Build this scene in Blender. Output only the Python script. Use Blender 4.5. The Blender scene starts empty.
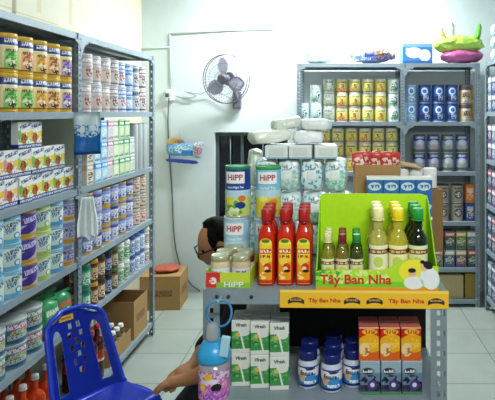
import bpy, bmesh, math, random
from mathutils import Vector, Matrix, noise
SC = bpy.context.scene
COL = SC.collection
PI = math.pi
# ------------------------------------------------------------ camera, light, exposure
F = 540.0; VX, VY, CH = 335.0, 112.0, 1.6      # focal length in pixels, vanishing point, eye height
cd = bpy.data.cameras.new('camera'); cam = bpy.data.objects.new('camera', cd); COL.objects.link(cam)
cam.location = (0, 0, CH); cam.rotation_euler = (PI/2, 0, 0)
cd.sensor_fit = 'HORIZONTAL'; cd.sensor_width = 36; cd.lens = 36*F/495
cd.shift_x = -(VX-247.5)/495; cd.shift_y = -(200-VY)/495; cd.clip_start = 0.05
SC.camera = cam
SC.view_settings.view_transform = 'Standard'; SC.view_settings.look = 'None'
SC.view_settings.gamma = 1; SC.view_settings.use_curve_mapping = False
SC.view_settings.exposure = 0.22
w = bpy.data.worlds.new('world'); SC.world = w; w.use_nodes = True
w.node_tree.nodes['Background'].inputs[0].default_value = (0.80, 0.93, 1.0, 1)
w.node_tree.nodes['Background'].inputs[1].default_value = 0.13
def area(name, loc, target, size, power, color):
    l = bpy.data.lights.new(name, 'AREA'); l.shape = 'RECTANGLE'; l.size, l.size_y = size
    l.energy = power; l.color = color
    o = bpy.data.objects.new(name, l); COL.objects.link(o); o.location = loc
    o.rotation_euler = (Vector(target)-Vector(loc)).to_track_quat('-Z', 'Y').to_euler(); return o
area('tube_light_on_fan_wall', (-0.10, 4.30, 2.82), (-0.10, 4.45, 0.5), (1.1, 0.12), 84, (0.93, 0.99, 1.0))
area('overhead_fill', (-0.15, 2.35, 2.96), (-0.15, 2.35, 0), (0.16, 1.2), 7, (0.97, 1.0, 0.95))  # unseen fill, added overhead to brighten the tops of the goods
area('shop_front_daylight', (0.5, -1.1, 2.3), (0.1, 2.2, 0.9), (2.4, 1.4), 4, (0.93, 1.0, 0.98))
area('camera_side_fill', (0.25, 0.10, 2.25), (0.05, 1.6, 1.0), (0.6, 0.12), 18, (0.98, 1.0, 0.96))  # unseen fill, added above the camera to brighten the counter goods

# ------------------------------------------------------------ helpers
def lin(h):
    h = h.lstrip('#'); c = [int(h[i:i+2], 16)/255 for i in (0, 2, 4)]
    return tuple((x/12.92 if x <= .04045 else ((x+.055)/1.055)**2.4) for x in c)+(1,)
MATS = {}
def mat(hexc, rough=.5, metal=0.0, trans=0.0, bump=0.0, bscale=60, emit=None, spec=.5, alpha=1.0):
    key = (hexc, rough, metal, trans, bump, bscale, emit, spec, alpha)
    if key in MATS: return MATS[key]
    m = bpy.data.materials.new('mat_'+hexc.strip('#')); m.use_nodes = True
    nt = m.node_tree; b = nt.nodes['Principled BSDF']
    b.inputs['Base Color'].default_value = lin(hexc); b.inputs['Roughness'].default_value = rough
    b.inputs['Metallic'].default_value = metal; b.inputs['Transmission Weight'].default_value = trans
    b.inputs['Specular IOR Level'].default_value = spec; b.inputs['Alpha'].default_value = alpha
    if emit:
        b.inputs['Emission Color'].default_value = lin(hexc); b.inputs['Emission Strength'].default_value = emit
    n = nt.nodes.new('ShaderNodeTexNoise'); n.inputs['Scale'].default_value = bscale
    tc = nt.nodes.new('ShaderNodeTexCoord'); nt.links.new(tc.outputs['Object'], n.inputs['Vector'])
    if bump:
        bp = nt.nodes.new('ShaderNodeBump'); bp.inputs['Strength'].default_value = bump; bp.inputs['Distance'].default_value = .01
        nt.links.new(n.outputs['Fac'], bp.inputs['Height']); nt.links.new(bp.outputs['Normal'], b.inputs['Normal'])
    hsv = nt.nodes.new('ShaderNodeHueSaturation'); hsv.inputs['Color'].default_value = lin(hexc)
    mr = nt.nodes.new('ShaderNodeMapRange'); mr.inputs['To Min'].default_value = .93; mr.inputs['To Max'].default_value = 1.07
    nt.links.new(n.outputs['Fac'], mr.inputs['Value']); nt.links.new(mr.outputs[0], hsv.inputs['Value'])
    nt.links.new(hsv.outputs[0], b.inputs['Base Color'])
    MATS[key] = m; return m
def label_mat(name, base, shapes, rough=.4, metal=0.0):
    """printed sleeve: shapes drawn in metres on the object's own UV; kinds r rect, e ellipse, t lettering in a rect, n blotches in an ellipse"""
    m = bpy.data.materials.new(name); m.use_nodes = True
    nt = m.node_tree; N = nt.nodes; L = nt.links; b = N['Principled BSDF']
    b.inputs['Roughness'].default_value = rough; b.inputs['Metallic'].default_value = metal
    uv = N.new('ShaderNodeUVMap'); uv.uv_map = 'UVMap'
    prev = N.new('ShaderNodeRGB'); prev.outputs[0].default_value = lin(base); prev = prev.outputs[0]
    for s in shapes:
        k, cx, cy, hw, hh, c = s[:6]; ang = s[6] if len(s) > 6 else 0
        mp = N.new('ShaderNodeMapping'); mp.vector_type = 'TEXTURE'
        mp.inputs['Location'].default_value = (cx, cy, 0); mp.inputs['Rotation'].default_value = (0, 0, ang)
        mp.inputs['Scale'].default_value = (hw, hh, 1); L.new(uv.outputs[0], mp.inputs[0])
        if k in 'rt':
            a = N.new('ShaderNodeVectorMath'); a.operation = 'ABSOLUTE'; L.new(mp.outputs[0], a.inputs[0])
            sp = N.new('ShaderNodeSeparateXYZ'); L.new(a.outputs[0], sp.inputs[0])
            d = N.new('ShaderNodeMath'); d.operation = 'MAXIMUM'; L.new(sp.outputs[0], d.inputs[0]); L.new(sp.outputs[1], d.inputs[1]); d = d.outputs[0]
        else:
            a = N.new('ShaderNodeVectorMath'); a.operation = 'LENGTH'; L.new(mp.outputs[0], a.inputs[0]); d = a.outputs['Value']
        lt = N.new('ShaderNodeMath'); lt.operation = 'LESS_THAN'; L.new(d, lt.inputs[0]); lt.inputs[1].default_value = 1; f = lt.outputs[0]
        if k in 'tn':
            nz = N.new('ShaderNodeTexNoise'); nz.inputs['Detail'].default_value = 1
            m2 = N.new('ShaderNodeMapping'); L.new(uv.outputs[0], m2.inputs[0]); m2.inputs['Rotation'].default_value = (0, 0, -ang)
            m2.inputs['Scale'].default_value = (1, .35, 1) if k == 't' else (1, 1, 1); m2.inputs['Location'].default_value = (cx*37+.3, cy*53, 0)
            L.new(m2.outputs[0], nz.inputs['Vector']); nz.inputs['Scale'].default_value = 260 if k == 't' else 75
            g = N.new('ShaderNodeMath'); g.operation = 'GREATER_THAN'; g.inputs[1].default_value = .47 if k == 't' else .5; L.new(nz.outputs['Fac'], g.inputs[0])
            mu = N.new('ShaderNodeMath'); mu.operation = 'MULTIPLY'; L.new(f, mu.inputs[0]); L.new(g.outputs[0], mu.inputs[1]); f = mu.outputs[0]
        mx = N.new('ShaderNodeMixRGB'); L.new(f, mx.inputs[0]); L.new(prev, mx.inputs[1]); mx.inputs[2].default_value = lin(c); prev = mx.outputs[0]
    L.new(prev, b.inputs['Base Color']); return m
def at(x, y, Y): return Vector(((x-VX)*Y/F, Y, CH-(y-VY)*Y/F))
def on(x, y, z):                       # the point of a level surface at height z
    Y = (CH-z)*F/(y-VY); return Vector(((x-VX)*Y/F, Y, z))
# --- meshes
def mesh_of(bm, m, smooth=False, name='mesh'):
    me = bpy.data.meshes.new(name); bmesh.ops.recalc_face_normals(bm, faces=bm.faces); bm.to_mesh(me); bm.free()
    for q in (m if isinstance(m, (list, tuple)) else [m]): me.materials.append(q)
    if smooth:
        for p in me.polygons: p.use_smooth = True
    return me
def uv_box(me, w, d, h):
    uv = me.uv_layers.new(name='UVMap')
    for p in me.polygons:
        n = p.normal
        for li in p.loop_indices:
            c = me.vertices[me.loops[li].vertex_index].co
            if abs(n.z) > .75: t = (c.x, h+c.y+d/2+.0005)
            elif abs(n.x) > abs(n.y): t = ((w/2+c.y+d/2)*(1 if n.x > 0 else -1), c.z)
            else: t = (c.x if n.y < 0 else -c.x, c.z)
            uv.data[li].uv = t
def uv_cyl(me, R):
    uv = me.uv_layers.new(name='UVMap')
    for p in me.polygons:
        ca = math.atan2(p.center.x, -p.center.y)
        for li in p.loop_indices:
            c = me.vertices[me.loops[li].vertex_index].co
            a = math.atan2(c.x, -c.y) if (c.x or c.y) else ca
            while a-ca > PI: a -= 2*PI
            while a-ca < -PI: a += 2*PI
            uv.data[li].uv = (a*R, c.z)
def bm_box(bm, x0, x1, y0, y1, z0, z1, mi=0, M=None):
    vs = [bm.verts.new((x, y, z)) for z in (z0, z1) for y in (y0, y1) for x in (x0, x1)]
    if M is not None:
        for v in vs: v.co = M @ v.co
    for f in ((0, 2, 3, 1), (4, 5, 7, 6), (0, 1, 5, 4), (2, 6, 7, 3), (0, 4, 6, 2), (1, 3, 7, 5)):
        bm.faces.new([vs[i] for i in f]).material_index = mi
    return vs
def box_me(w, d, h, m, bev=.0015, seg=1, z0=0):
    bm = bmesh.new(); bm_box(bm, -w/2, w/2, -d/2, d/2, z0, z0+h)
    if bev: bmesh.ops.bevel(bm, geom=bm.edges[:], offset=bev, segments=seg, affect='EDGES', profile=.6)
    me = mesh_of(bm, m); uv_box(me, w, d, h); return me
def bm_lathe(bm, prof, n=24, cap=True, mi=0, M=None, sq=None):
    rings = []
    for r, z in prof:
        ring = []
        for i in range(n):
            a = 2*PI*i/n+PI/n; x, y = math.sin(a), -math.cos(a)
            if sq:     # rounded-square section
                k = (abs(x)**sq+abs(y)**sq)**(-1/sq); x *= k; y *= k
            v = Vector((r*x, r*y, z)); ring.append(bm.verts.new(M @ v if M is not None else v))
        rings.append(ring)
    for a, b in zip(rings, rings[1:]):
        for i in range(n):
            bm.faces.new((a[i], a[(i+1) % n], b[(i+1) % n], b[i])).material_index = mi
    if cap:
        bm.faces.new(rings[0]).material_index = mi; bm.faces.new(rings[-1]).material_index = mi
def lathe_me(prof, m, n=24, cap=True, sq=None, R=None):
    bm = bmesh.new(); bm_lathe(bm, prof, n, cap, sq=sq); me = mesh_of(bm, m, True)
    for p in me.polygons:
        if abs(p.normal.z) > .95: p.use_smooth = False
    uv_cyl(me, R or max(r for r, z in prof)); return me
def bm_tube(bm, pts, r, n=8, mi=0, closed=False):
    pts = [Vector(p) for p in pts]; rings = []; up = None
    for i, p in enumerate(pts):
        a = pts[(i-1) % len(pts)] if (closed or i) else p; b = pts[(i+1) % len(pts)] if (closed or i < len(pts)-1) else p
        t = (b-a).normalized()
        if up is None: up = Vector((0, 0, 1)) if abs(t.z) < .9 else Vector((1, 0, 0))
        s = t.cross(up).normalized(); up = s.cross(t).normalized()
        rr = r[i] if isinstance(r, (list, tuple)) else r
        rings.append([bm.verts.new(p+s*math.cos(2*PI*k/n)*rr+up*math.sin(2*PI*k/n)*rr) for k in range(n)])
    m = len(rings)
    for i in range(m if closed else m-1):
        A, B = rings[i], rings[(i+1) % m]
        for k in range(n): bm.faces.new((A[k], A[(k+1) % n], B[(k+1) % n], B[k])).material_index = mi
    if not closed: bm.faces.new(rings[0]); bm.faces.new(rings[-1])
def tube_me(pts, r, m, n=8, closed=False):
    bm = bmesh.new(); bm_tube(bm, pts, r, n, closed=closed); return mesh_of(bm, m, True)
def curve_pts(ctrl, k=8):
    c = [Vector(p) for p in ctrl]; c = [c[0]*2-c[1]]+c+[c[-1]*2-c[-2]]; out = []
    for i in range(1, len(c)-2):
        for j in range(k):
            t = j/k; a, b, d, e = c[i-1:i+3]
            out.append(.5*((2*b)+(d-a)*t+(2*a-5*b+4*d-e)*t*t+(-a+3*b-3*d+e)*t**3))
    return out+[c[-2]]
def soft_me(w, d, h, m, puff=.12, nz=.004, seed=0, cuts=7, crimp=0):
    """a filled soft pack standing on z=0; crimp pinches its two x ends flat like a sealed bag"""
    bm = bmesh.new(); bmesh.ops.create_cube(bm, size=2); bmesh.ops.subdivide_edges(bm, edges=bm.edges[:], cuts=cuts, use_grid_fill=True)
    for v in bm.verts:
        x, y, z = v.co
        kx = 1-.5*puff*(y*y+z*z); ky = 1-.5*puff*(x*x+z*z); kz = 1-.5*puff*(x*x+y*y)
        if crimp:
            e = max(0, (abs(x)-.72)/.28)**.7; ky *= 1-e*(.93 if crimp == 1 else 0); kz *= 1-e*(0 if crimp == 1 else .93)
            z2 = z
        p = Vector((x*kx*w/2, y*ky*d/2, z*kz*h/2))
        q = noise.noise_vector(p*28+Vector((seed*3.1, seed, 0)))*nz+noise.noise_vector(p*70+Vector((seed, 0, 9)))*nz*.5
        v.co = p+q+Vector((0, 0, h/2))
    me = mesh_of(bm, m, True); uv_box(me, w, d, h); return me
def poly_me(pts, t, m, axis='y'):
    """outline (x,z) extruded by t in +y"""
    bm = bmesh.new(); a = [bm.verts.new((x, 0, z)) for x, z in pts]; b = [bm.verts.new((x, t, z)) for x, z in pts]; n = len(pts)
    bm.faces.new(a); bm.faces.new(b[::-1])
    for i in range(n): bm.faces.new((a[i], b[i], b[(i+1) % n], a[(i+1) % n]))
    me = mesh_of(bm, m); uv_box(me, 0, 0, 0); return me
TXT = {}
def text_me(s, width, height, m, R=None, extr=.0004, arch=0):
    """lettering centred on the origin in the xz plane, facing -y; R bends it round a cylinder of that radius"""
    if s not in TXT:
        c = bpy.data.curves.new('t', 'FONT'); c.body = s; c.align_x = 'CENTER'; c.resolution_u = 3; c.offset = .026
        o = bpy.data.objects.new('t', c); COL.objects.link(o); bpy.context.view_layer.update()
        e = o.evaluated_get(bpy.context.evaluated_depsgraph_get()).to_mesh()
        TXT[s] = ([tuple(v.co) for v in e.vertices], [tuple(p.vertices) for p in e.polygons])
        bpy.data.objects.remove(o)
    vs, fs = TXT[s]
    x0 = min(v[0] for v in vs); x1 = max(v[0] for v in vs); y0 = min(v[1] for v in vs); y1 = max(v[1] for v in vs)
    out = []
    for x, y, z in vs:
        X = ((x-x0)/(x1-x0)-.5)*width; Z = ((y-y0)/(y1-y0)-.5)*height+arch*(1-(2*X/width)**2)
        out.append((X, -extr, Z) if R is None else ((R+extr)*math.sin(X/R), -(R+extr)*math.cos(X/R), Z))
    me = bpy.data.meshes.new('text'); me.from_pydata(out, [], fs); me.materials.append(m); return me
# --- objects
def ob(name, me, parent=None, loc=(0, 0, 0), rot=(0, 0, 0), kind=None, label=None):
    o = bpy.data.objects.new(name, me); COL.objects.link(o); o.location = loc; o.rotation_euler = rot
    if parent: o.parent = parent
    if kind: o['kind'] = kind
    if label: o['label'] = label
    return o
def tag(o, label, cat, group=None):
    o['label'] = label; o['category'] = cat
    if group: o['group'] = group
    return o
def thing(name, label, cat, loc=(0, 0, 0), rot=(0, 0, 0), group=None):
    return tag(ob(name, None, None, loc, rot), label, cat, group)
class Proto:
    """a kind of thing with its parts: (name, mesh, loc, rot, sub-parts)"""
    def __init__(s, name, cat, parts): s.name, s.cat, s.parts = name, cat, parts
    def put(s, loc, rz=0, label='', group=None, tilt=(0, 0)):
        t = thing(s.name, label, s.cat, loc, (tilt[0], tilt[1], rz), group)
        for p in s.parts: s._part(p, t)
        return t
    def _part(s, p, par):
        n, me, loc, rot, subs = (list(p)+[(0, 0, 0), (0, 0, 0), ()][len(p)-2:])[:5]
        o = ob(n, me, par, loc, rot)
        for q in subs: s._part(q, o)
ORD = ['', 'first', 'second', 'third', 'fourth', 'fifth', 'sixth', 'seventh', 'eighth', 'ninth', 'tenth', 'eleventh', 'twelfth']
TIER = {1: ['only tier'], 2: ['lower tier', 'upper tier'], 3: ['bottom tier', 'middle tier', 'top tier']}
rnd = random.Random(5)
WHITE, STEEL = mat('#e8ecec', .5), mat('#c9ced0', .35, .6)

# ------------------------------------------------------------ room shell
XL, XR, YB, ZC, Y0 = -1.72, 1.68, 4.80, 3.05, -1.4
def wall_mat(name, base, tone):
    m = mat(base, .75, bump=.12, bscale=7); m.name = name; return m
WALL = wall_mat('plaster', '#cdd8da', 0); WALLY = wall_mat('cream_plaster', '#dfdcc0', 0)
def slab(name, a, b, m):
    bm = bmesh.new(); bm_box(bm, a[0], b[0], a[1], b[1], a[2], b[2]); me = mesh_of(bm, m); uv_box(me, 0, 0, 0)
    return ob(name, me, kind='structure')
def tile_floor():
    m = bpy.data.materials.new('floor_tiles'); m.use_nodes = True; nt = m.node_tree; b = nt.nodes['Principled BSDF']
    tc = nt.nodes.new('ShaderNodeTexCoord'); br = nt.nodes.new('ShaderNodeTexBrick'); br.offset = 0; br.squash = 1
    mp = nt.nodes.new('ShaderNodeMapping'); mp.inputs['Location'].default_value = (.18, .02, 0); nt.links.new(tc.outputs['Object'], mp.inputs[0]); nt.links.new(mp.outputs[0], br.inputs['Vector'])
    br.inputs['Scale'].default_value = 1; br.inputs['Brick Width'].default_value = .4; br.inputs['Row Height'].default_value = .4
    br.inputs['Mortar Size'].default_value = .003; br.inputs['Mortar'].default_value = lin('#5f6862')
    br.inputs['Color1'].default_value = lin('#a9b3ab'); br.inputs['Color2'].default_value = lin('#a1aca4')
    nz = nt.nodes.new('ShaderNodeTexNoise'); nz.inputs['Scale'].default_value = 5; nt.links.new(tc.outputs['Object'], nz.inputs['Vector'])
    mx = nt.nodes.new('ShaderNodeMixRGB'); mx.blend_type = 'MULTIPLY'; mx.inputs[0].default_value = .25
    nt.links.new(br.outputs['Color'], mx.inputs[1]); nt.links.new(nz.outputs['Fac'], mx.inputs[2]); nt.links.new(mx.outputs[0], b.inputs['Base Color'])
    b.inputs['Roughness'].default_value = .3; return m
slab('floor', (XL-.1, Y0, -.1), (XR+.1, YB+.4, 0), tile_floor())
slab('ceiling', (XL-.1, Y0, ZC), (XR+.1, YB+.1, ZC+.1), mat('#d8dcd6', .8))
slab('wall_left', (XL-.1, Y0, 0), (XL, YB+.1, ZC), WALLY)
slab('wall_right', (XR, Y0, 0), (XR+.1, YB+.1, ZC), WALL)
# back wall with the dark window opening
WX0, WX1, WZ0, WZ1 = -1.07, -.42, .62, 1.42
bm = bmesh.new()
for a in ((XL, WX0, 0, ZC), (WX1, XR, 0, ZC), (WX0, WX1, 0, WZ0), (WX0, WX1, WZ1, ZC)): bm_box(bm, a[0], a[1], YB, YB+.12, a[2], a[3])
bmesh.ops.remove_doubles(bm, verts=bm.verts[:], dist=1e-5)
me = mesh_of(bm, WALL); ob('wall_back', me, kind='structure')
wn = ob('window_1', None, kind='structure'); wn.location = ((WX0+WX1)/2, YB+.06, WZ0)
ww, wh = WX1-WX0, WZ1-WZ0
bm = bmesh.new()
for a in ((-ww/2, -ww/2+.03, 0, wh), (ww/2-.03, ww/2, 0, wh), (-ww/2+.03, ww/2-.03, 0, .03), (-ww/2+.03, ww/2-.03, wh-.03, wh), (-.1, -.075, .03, wh-.03)): bm_box(bm, a[0], a[1], -.02, .02, a[2], a[3])
ob('window_frame', mesh_of(bm, mat('#4d5a5c', .5, .2)), wn)
ob('window_pane', box_me(ww-.06, .006, wh-.06, mat('#10161a', .12), 0, z0=.03), wn, (0, .012, 0))
for k, x in enumerate((-.19, .1)):
    ob('window_bar', tube_me([(x, -.03, .01), (x, -.03, wh-.01)], .005, mat('#5b6668', .5, .3)), wn)
slab('wall_back_dark_room', (WX0-.05, YB+.125, WZ0-.05), (WX1+.05, YB+.15, WZ1+.05), mat('#1a2022', .9))
# cable trunking on the fan wall
def trim(n, pts, r=.007, m=WALL): ob(n, tube_me(pts, r, m, 6), kind='structure')
def wp(x, y, off=.008): return at(x, y, YB-off)
trim('trim_1', [wp(170, 34), wp(171, 92)]); trim('trim_2', [wp(170, 34), wp(236, 30), wp(275, 29)]); trim('trim_3', [wp(141, 49), wp(170, 47)])

# ------------------------------------------------------------ slotted-angle racks
GREY, GREYL = mat('#84949e', .4, .1), mat('#8d9ca6', .42, .1)
DARKM = mat('#566067', .5, .2)
def angle_post(h, wd=.038, sx=1, sy=1):
    """L-section post with real punched slots, corner at the origin, flanges along +x*sx and +y*sy"""
    bm = bmesh.new()
    xs = [0, .006, .011, .017, .026, .031, wd]
    zs = [0.0]; hole = []
    z = .012; k = 0
    while z < h-.03:
        zs += [z, z+.014]; hole.append((z, k % 2)); z += .026; k += 1
    zs = sorted(zs+[h])
    for ax in (0, 1):
        g = {}
        def V(x, z):
            key = (round(x, 5), round(z, 5))
            if key not in g: g[key] = bm.verts.new((x*sx, 0, z) if ax == 0 else (0, x*sy, z))
            return g[key]
        for i in range(len(xs)-1):
            for j in range(len(zs)-1):
                hz = [q for q in hole if abs(q[0]-zs[j]) < 1e-6]
                if hz and ((hz[0][1] and i in (1,)) or (hz[0][1] == 0 and i == 3) or (hz[0][1] and i == 3 and ax == 0)): continue
                bm.faces.new((V(xs[i], zs[j]), V(xs[i+1], zs[j]), V(xs[i+1], zs[j+1]), V(xs[i], zs[j+1])))
    bmesh.ops.remove_doubles(bm, verts=bm.verts[:], dist=1e-5)
    bmesh.ops.solidify(bm, geom=bm.faces[:], thickness=.0018)
    return mesh_of(bm, GREY)
def shelf_me(L, D, m=GREYL, t=.032):
    """pan shelf, top at z=0: deck, four turned-down lips, two folded stiffeners beneath"""
    bm = bmesh.new()
    bm_box(bm, -L/2, L/2, -D/2, D/2, -.003, 0)
    bm_box(bm, -L/2, L/2, -D/2, -D/2+.003, -t, -.003); bm_box(bm, -L/2, L/2, D/2-.003, D/2, -t, -.003)
    bm_box(bm, -L/2, -L/2+.003, -D/2+.003, D/2-.003, -t, -.003); bm_box(bm, L/2-.003, L/2, -D/2+.003, D/2-.003, -t, -.003)
    bm_box(bm, -L/2, L/2, -D/2+.003, -D/2+.014, -t, -t+.002)
    for y in (-D/6, D/6): bm_box(bm, -L/2+.003, L/2-.003, y-.02, y+.02, -t*.7, -.003)
    me = mesh_of(bm, m); uv_box(me, L, D, 0); return me
def gusset_me(s=.07):
    pts = [(0, 0), (s, 0)]+[(s-s*.82*math.sin(a)-.0, -s+s*.82*(math.cos(a))) for a in [i*PI/2/6 for i in range(7)]]
    pts = [(0, 0), (s, 0), (s, -.012)]+[(s-(s-.012)*math.sin(a), -s+(s-.012)*math.cos(a)) for a in [i*PI/2/6 for i in range(1, 6)]]+[(.012, -s), (0, -s)]
    return poly_me(pts, .002, GREYL)
def rack(label, origin, rz, Lbays, D, levels, H, group=None, back=None):
    """front plane is local y=0 facing -y, runs along +x; levels = tops of the shelves"""
    t = thing('storage_rack', label, 'shelving rack', origin, (0, 0, rz), group)
    x = 0; posts = [0]
    for L in Lbays: x += L; posts.append(x)
    for i, px in enumerate(posts):
        sx = 1 if i == 0 else -1
        for fy, sy in ((0, 1), (D, -1)):
            p = ob('upright_post', angle_post(H, sx=sx, sy=sy), t, (px, fy, 0))
            if fy == 0:
                for z in levels[-2:] if i in (0, len(posts)-1) else levels[-3:]:
                    gm = gusset_me()
                    for s in ((1, -1) if 0 < i < len(posts)-1 else (sx,)):
                        g = ob('gusset_plate', gm, p, (0, -.003, z-.033)); g.scale.x = s
        ob('side_brace', tube_me([(px, .01, .05), (px, D-.01, .05)], .004, GREY, 6), t)
    for i, L in enumerate(Lbays):
        sm = shelf_me(L-.006, D-.004)
        for z in levels: ob('shelf', sm, t, (posts[i]+L/2, D/2+.001, z))
    return t
SL = [.10, .54, .84, 1.21, 1.60, 2.00]
SX = -1.30                                   # front plane of the side rack
rack('long grey slotted-angle side rack packed with milk powder cans', (SX, 1.67, 0), PI/2, [1.10, 1.12], .40, SL, 2.0)
BL = [.06, .32, .70, 1.11, 1.52, 2.00]
BX0, BYF = -.311, 4.42
rack('grey slotted-angle rack against the fan wall behind the counter display', (BX0, BYF, 0), 0, [.884, .614], .36, BL, 2.00)
RXF = 1.215
rack('grey slotted-angle rack along the opposite wall with only its end showing', (RXF, 4.38, 0), -PI/2, [1.0], .38, [.12, .50, .86, 1.22, 1.60, 2.00], 2.00)

# ------------------------------------------------------------ cans, boxes, bottles: prototypes
def can(r, h, base, shapes, lid='#c9ced0', lidh=.012, foot='#c9ced0', name='milk_powder_can', lidmetal=0.0, lr=1.0):
    lm = label_mat('printed_can', base, shapes, .35)
    b = lathe_me([(r*.95, 0), (r*.985, .001), (r*.985, .004), (r, .006), (r, h-lidh-.004), (r*.97, h-lidh)], lm, 32, R=r)
    l = lathe_me([(r*.97*lr, h-lidh), (r*lr, h-lidh+.001), (r*lr, h-.002), (r*.985*lr, h), (r*.93*lr, h), (r*.91*lr, h-.003)], mat(lid, .35, lidmetal), 24)
    f = lathe_me([(r*.96, 0), (r*1.006, .0005), (r*1.006, .005), (r*.99, .0056)], mat(foot, .35, .3), 24)
    return Proto(name, 'can', [('can_body', b, (0, 0, 0), (0, 0, 0), [('base_rim', f)]), ('lid', l)])
def yellow_can(low, low2):
    R, H = .051, .16
    s = [('r', 0, .128, .2, .0185, '#23357c'), ('t', 0, .130, .034, .009, '#e9efff'), ('r', 0, .1085, .2, .0025, '#f5f2d8'), ('r', 0, .06, .2, .046, '#efdca4'),
         ('r', 0, .05, .036, .04, low), ('n', .004, .055, .034, .03, low2), ('n', -.01, .04, .02, .018, '#fff6e0'), ('t', 0, .09, .03, .006, '#6a3a22'),
         ('r', 0, .015, .2, .0035, '#8a6a28'), ('r', 0, .006, .2, .006, '#d9a92c'), ('n', 0, .028, .022, .01, '#4a2c20')]
    return can(R, H, '#e3b637', s, '#e0b43a', .02, '#d8a62c')
YC = [yellow_can('#8fcf6a', '#3f9a3c'), yellow_can('#f0b080', '#b86a3c'), yellow_can('#edc060', '#d88a2c'), yellow_can('#eab070', '#9a5a38'), yellow_can('#b9a5dc', '#6a4aa8')]
def two_tone(base, top, acc, txt, lid='#d5d9da', r=.05, h=.155, extra=()):
    s = [('r', 0, h*.78, .2, h*.11, top), ('t', 0, h*.78, r*.75, h*.06, txt), ('n', r*.2, h*.4, r*.6, h*.2, acc), ('r', 0, h*.1, .2, h*.035, top), ('t', -r*.2, h*.56, r*.6, h*.05, txt if top == base else top)]
    return can(r, h, base, s+list(extra), lid)
FAR_TOP = [two_tone('#d7c9c4', '#b9a9b4', '#8a5a52', '#f2f2f4'), two_tone('#d8c6c0', '#a9a9b9', '#9a5550', '#f2f2f4'), two_tone('#ded0c2', '#b5a8b0', '#8c6a50', '#fff'*1+'fff'), two_tone('#d8d0cc', '#8c7f98', '#7c4a4a', '#f2f2f4'),
           two_tone('#dfe4ee', '#4f7fc0', '#c06a60', '#f2f6ff'), two_tone('#a9c3e2', '#2f62b0', '#e6eef8', '#f2f6ff'), two_tone('#cfd5da', '#8f9aa6', '#7c4038', '#26303c'), two_tone('#d8d8d8', '#8c3a34', '#50302c', '#f2f2f4')]
def pale_can(lid, circ, band):
    r, h = .054, .111
    s = [('t', 0, .078, .040, .012, '#1f4a7a', .35), ('e', .012, .030, .016, .014, circ), ('e', .012, .030, .010, .009, '#eef6f4'), ('t', -.016, .052, .022, .008, '#2e6aa0', .35), ('r', 0, .010, .2, .009, band), ('r', 0, .095, .2, .003, band)]
    return can(r, h, '#d5e4dc', s, lid, .012, band)
P_BLUE, P_GREEN, P_SKY = pale_can('#8fc4dc', '#3f8fc8', '#6fb6d8'), pale_can('#c5dc8a', '#8cb848', '#a9cc58'), pale_can('#a9cde2', '#2c6cb0', '#5a9fd2')
P_PURPLE = can(.054, .111, '#4a3590', [('r', 0, .03, .2, .02, '#c5b8e0'), ('e', -.01, .035, .05, .018, '#4a3590', .4), ('t', .002, .075, .038, .011, '#d9d0f0', .2), ('r', 0, .008, .2, .006, '#c9a24a')], '#c9a040', .012, '#b9923a')
P_GOLD = can(.054, .111, '#bcb4b8', [('r', 0, .09, .2, .01, '#7c86a8'), ('t', 0, .066, .042, .011, '#3c4c9c'), ('n', .005, .04, .038, .016, '#5c6ab4'), ('r', 0, .010, .2, .01, '#c98f2c')], '#c2c6cc', .012, '#c98f2c')
def blue_can(base, acc, rim):
    return can(.054, .108, base, [('r', 0, .08, .2, .008, acc), ('t', 0, .06, .042, .011, '#e6eaf6'), ('n', 0, .035, .042, .018, '#e2e2ea'), ('r', 0, .008, .2, .007, rim)], rim, .012, rim)
B_SET = [blue_can('#5a6fb8', '#8f98c8', '#c9a24c'), blue_can('#6c6cae', '#a9acd0', '#9aa6c8'), blue_can('#3f5fae', '#7f9ad8', '#c29a3c'), blue_can('#8a8fbc', '#4a4f92', '#b9bccc'), blue_can('#3c64b4', '#d0a85c', '#cfa848'), blue_can('#7478a4', '#303a70', '#a88a48')]
BROWN_W = [two_tone('#d8cfc4', '#8a5238', '#a86a4a', '#f4eee4', '#d2cabc', .05, .108), two_tone('#cfc6bc', '#6c4a38', '#b07a52', '#f4eee4', '#b9aea0', .05, .108)]
def teal_tin(a, b):
    r, h = .064, .098
    return can(r, h, '#2c7f78', [('r', 0, .072, .3, .012, a), ('t', 0, .072, .05, .009, '#f2e6ea'), ('n', .01, .05, .05, .014, b), ('r', 0, .022, .3, .012, '#1f5f8c'), ('t', 0, .028, .05, .008, '#e8d8c8'), ('n', 0, .04, .05, .02, '#9fd0b8')], '#b9c4c4', .014, '#5f7f88', 'drink_powder_tin', lr=1.03)
TEAL = [teal_tin('#9a4f7c', '#e07a3c'), teal_tin('#3c9a5c', '#c8466a'), teal_tin('#6a5aa0', '#d8a03c')]
def back_can(h, base, shapes, lid='#c5cbd2', r=.05, foot='#c5cbd2'): return can(r, h, base, shapes, lid, .008, foot)
def digit_can(base, col, col2):
    p = back_can(.118, base, [('r', 0, .10, .2, .006, '#d6d6b0'), ('t', 0, .088, .036, .007, '#6a5a4c'), ('n', 0, .03, .038, .014, col2), ('r', 0, .012, .2, .006, col)]); return p
def add_digit(p, s, col, R=.05, z=.056, w_=.026, h_=.034):
    p.parts[0][4].append(('logo_digit', text_me(s, w_, h_, mat(col, .5), R*1.01), (0, 0, z))); return p
DIG = [add_digit(digit_can('#e6d77c', '#cc6a3c', '#d86a3c'), '3', '#c43c2c'), add_digit(digit_can('#e4da80', '#a86c3c', '#c8a04c'), '5', '#a8442c'), add_digit(digit_can('#e4dc84', '#8c8c5c', '#b8b04c'), '2', '#4a3c34'), add_digit(digit_can('#e2d66c', '#c89a3c', '#c8863c'), '5', '#a85c2c')]
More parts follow.
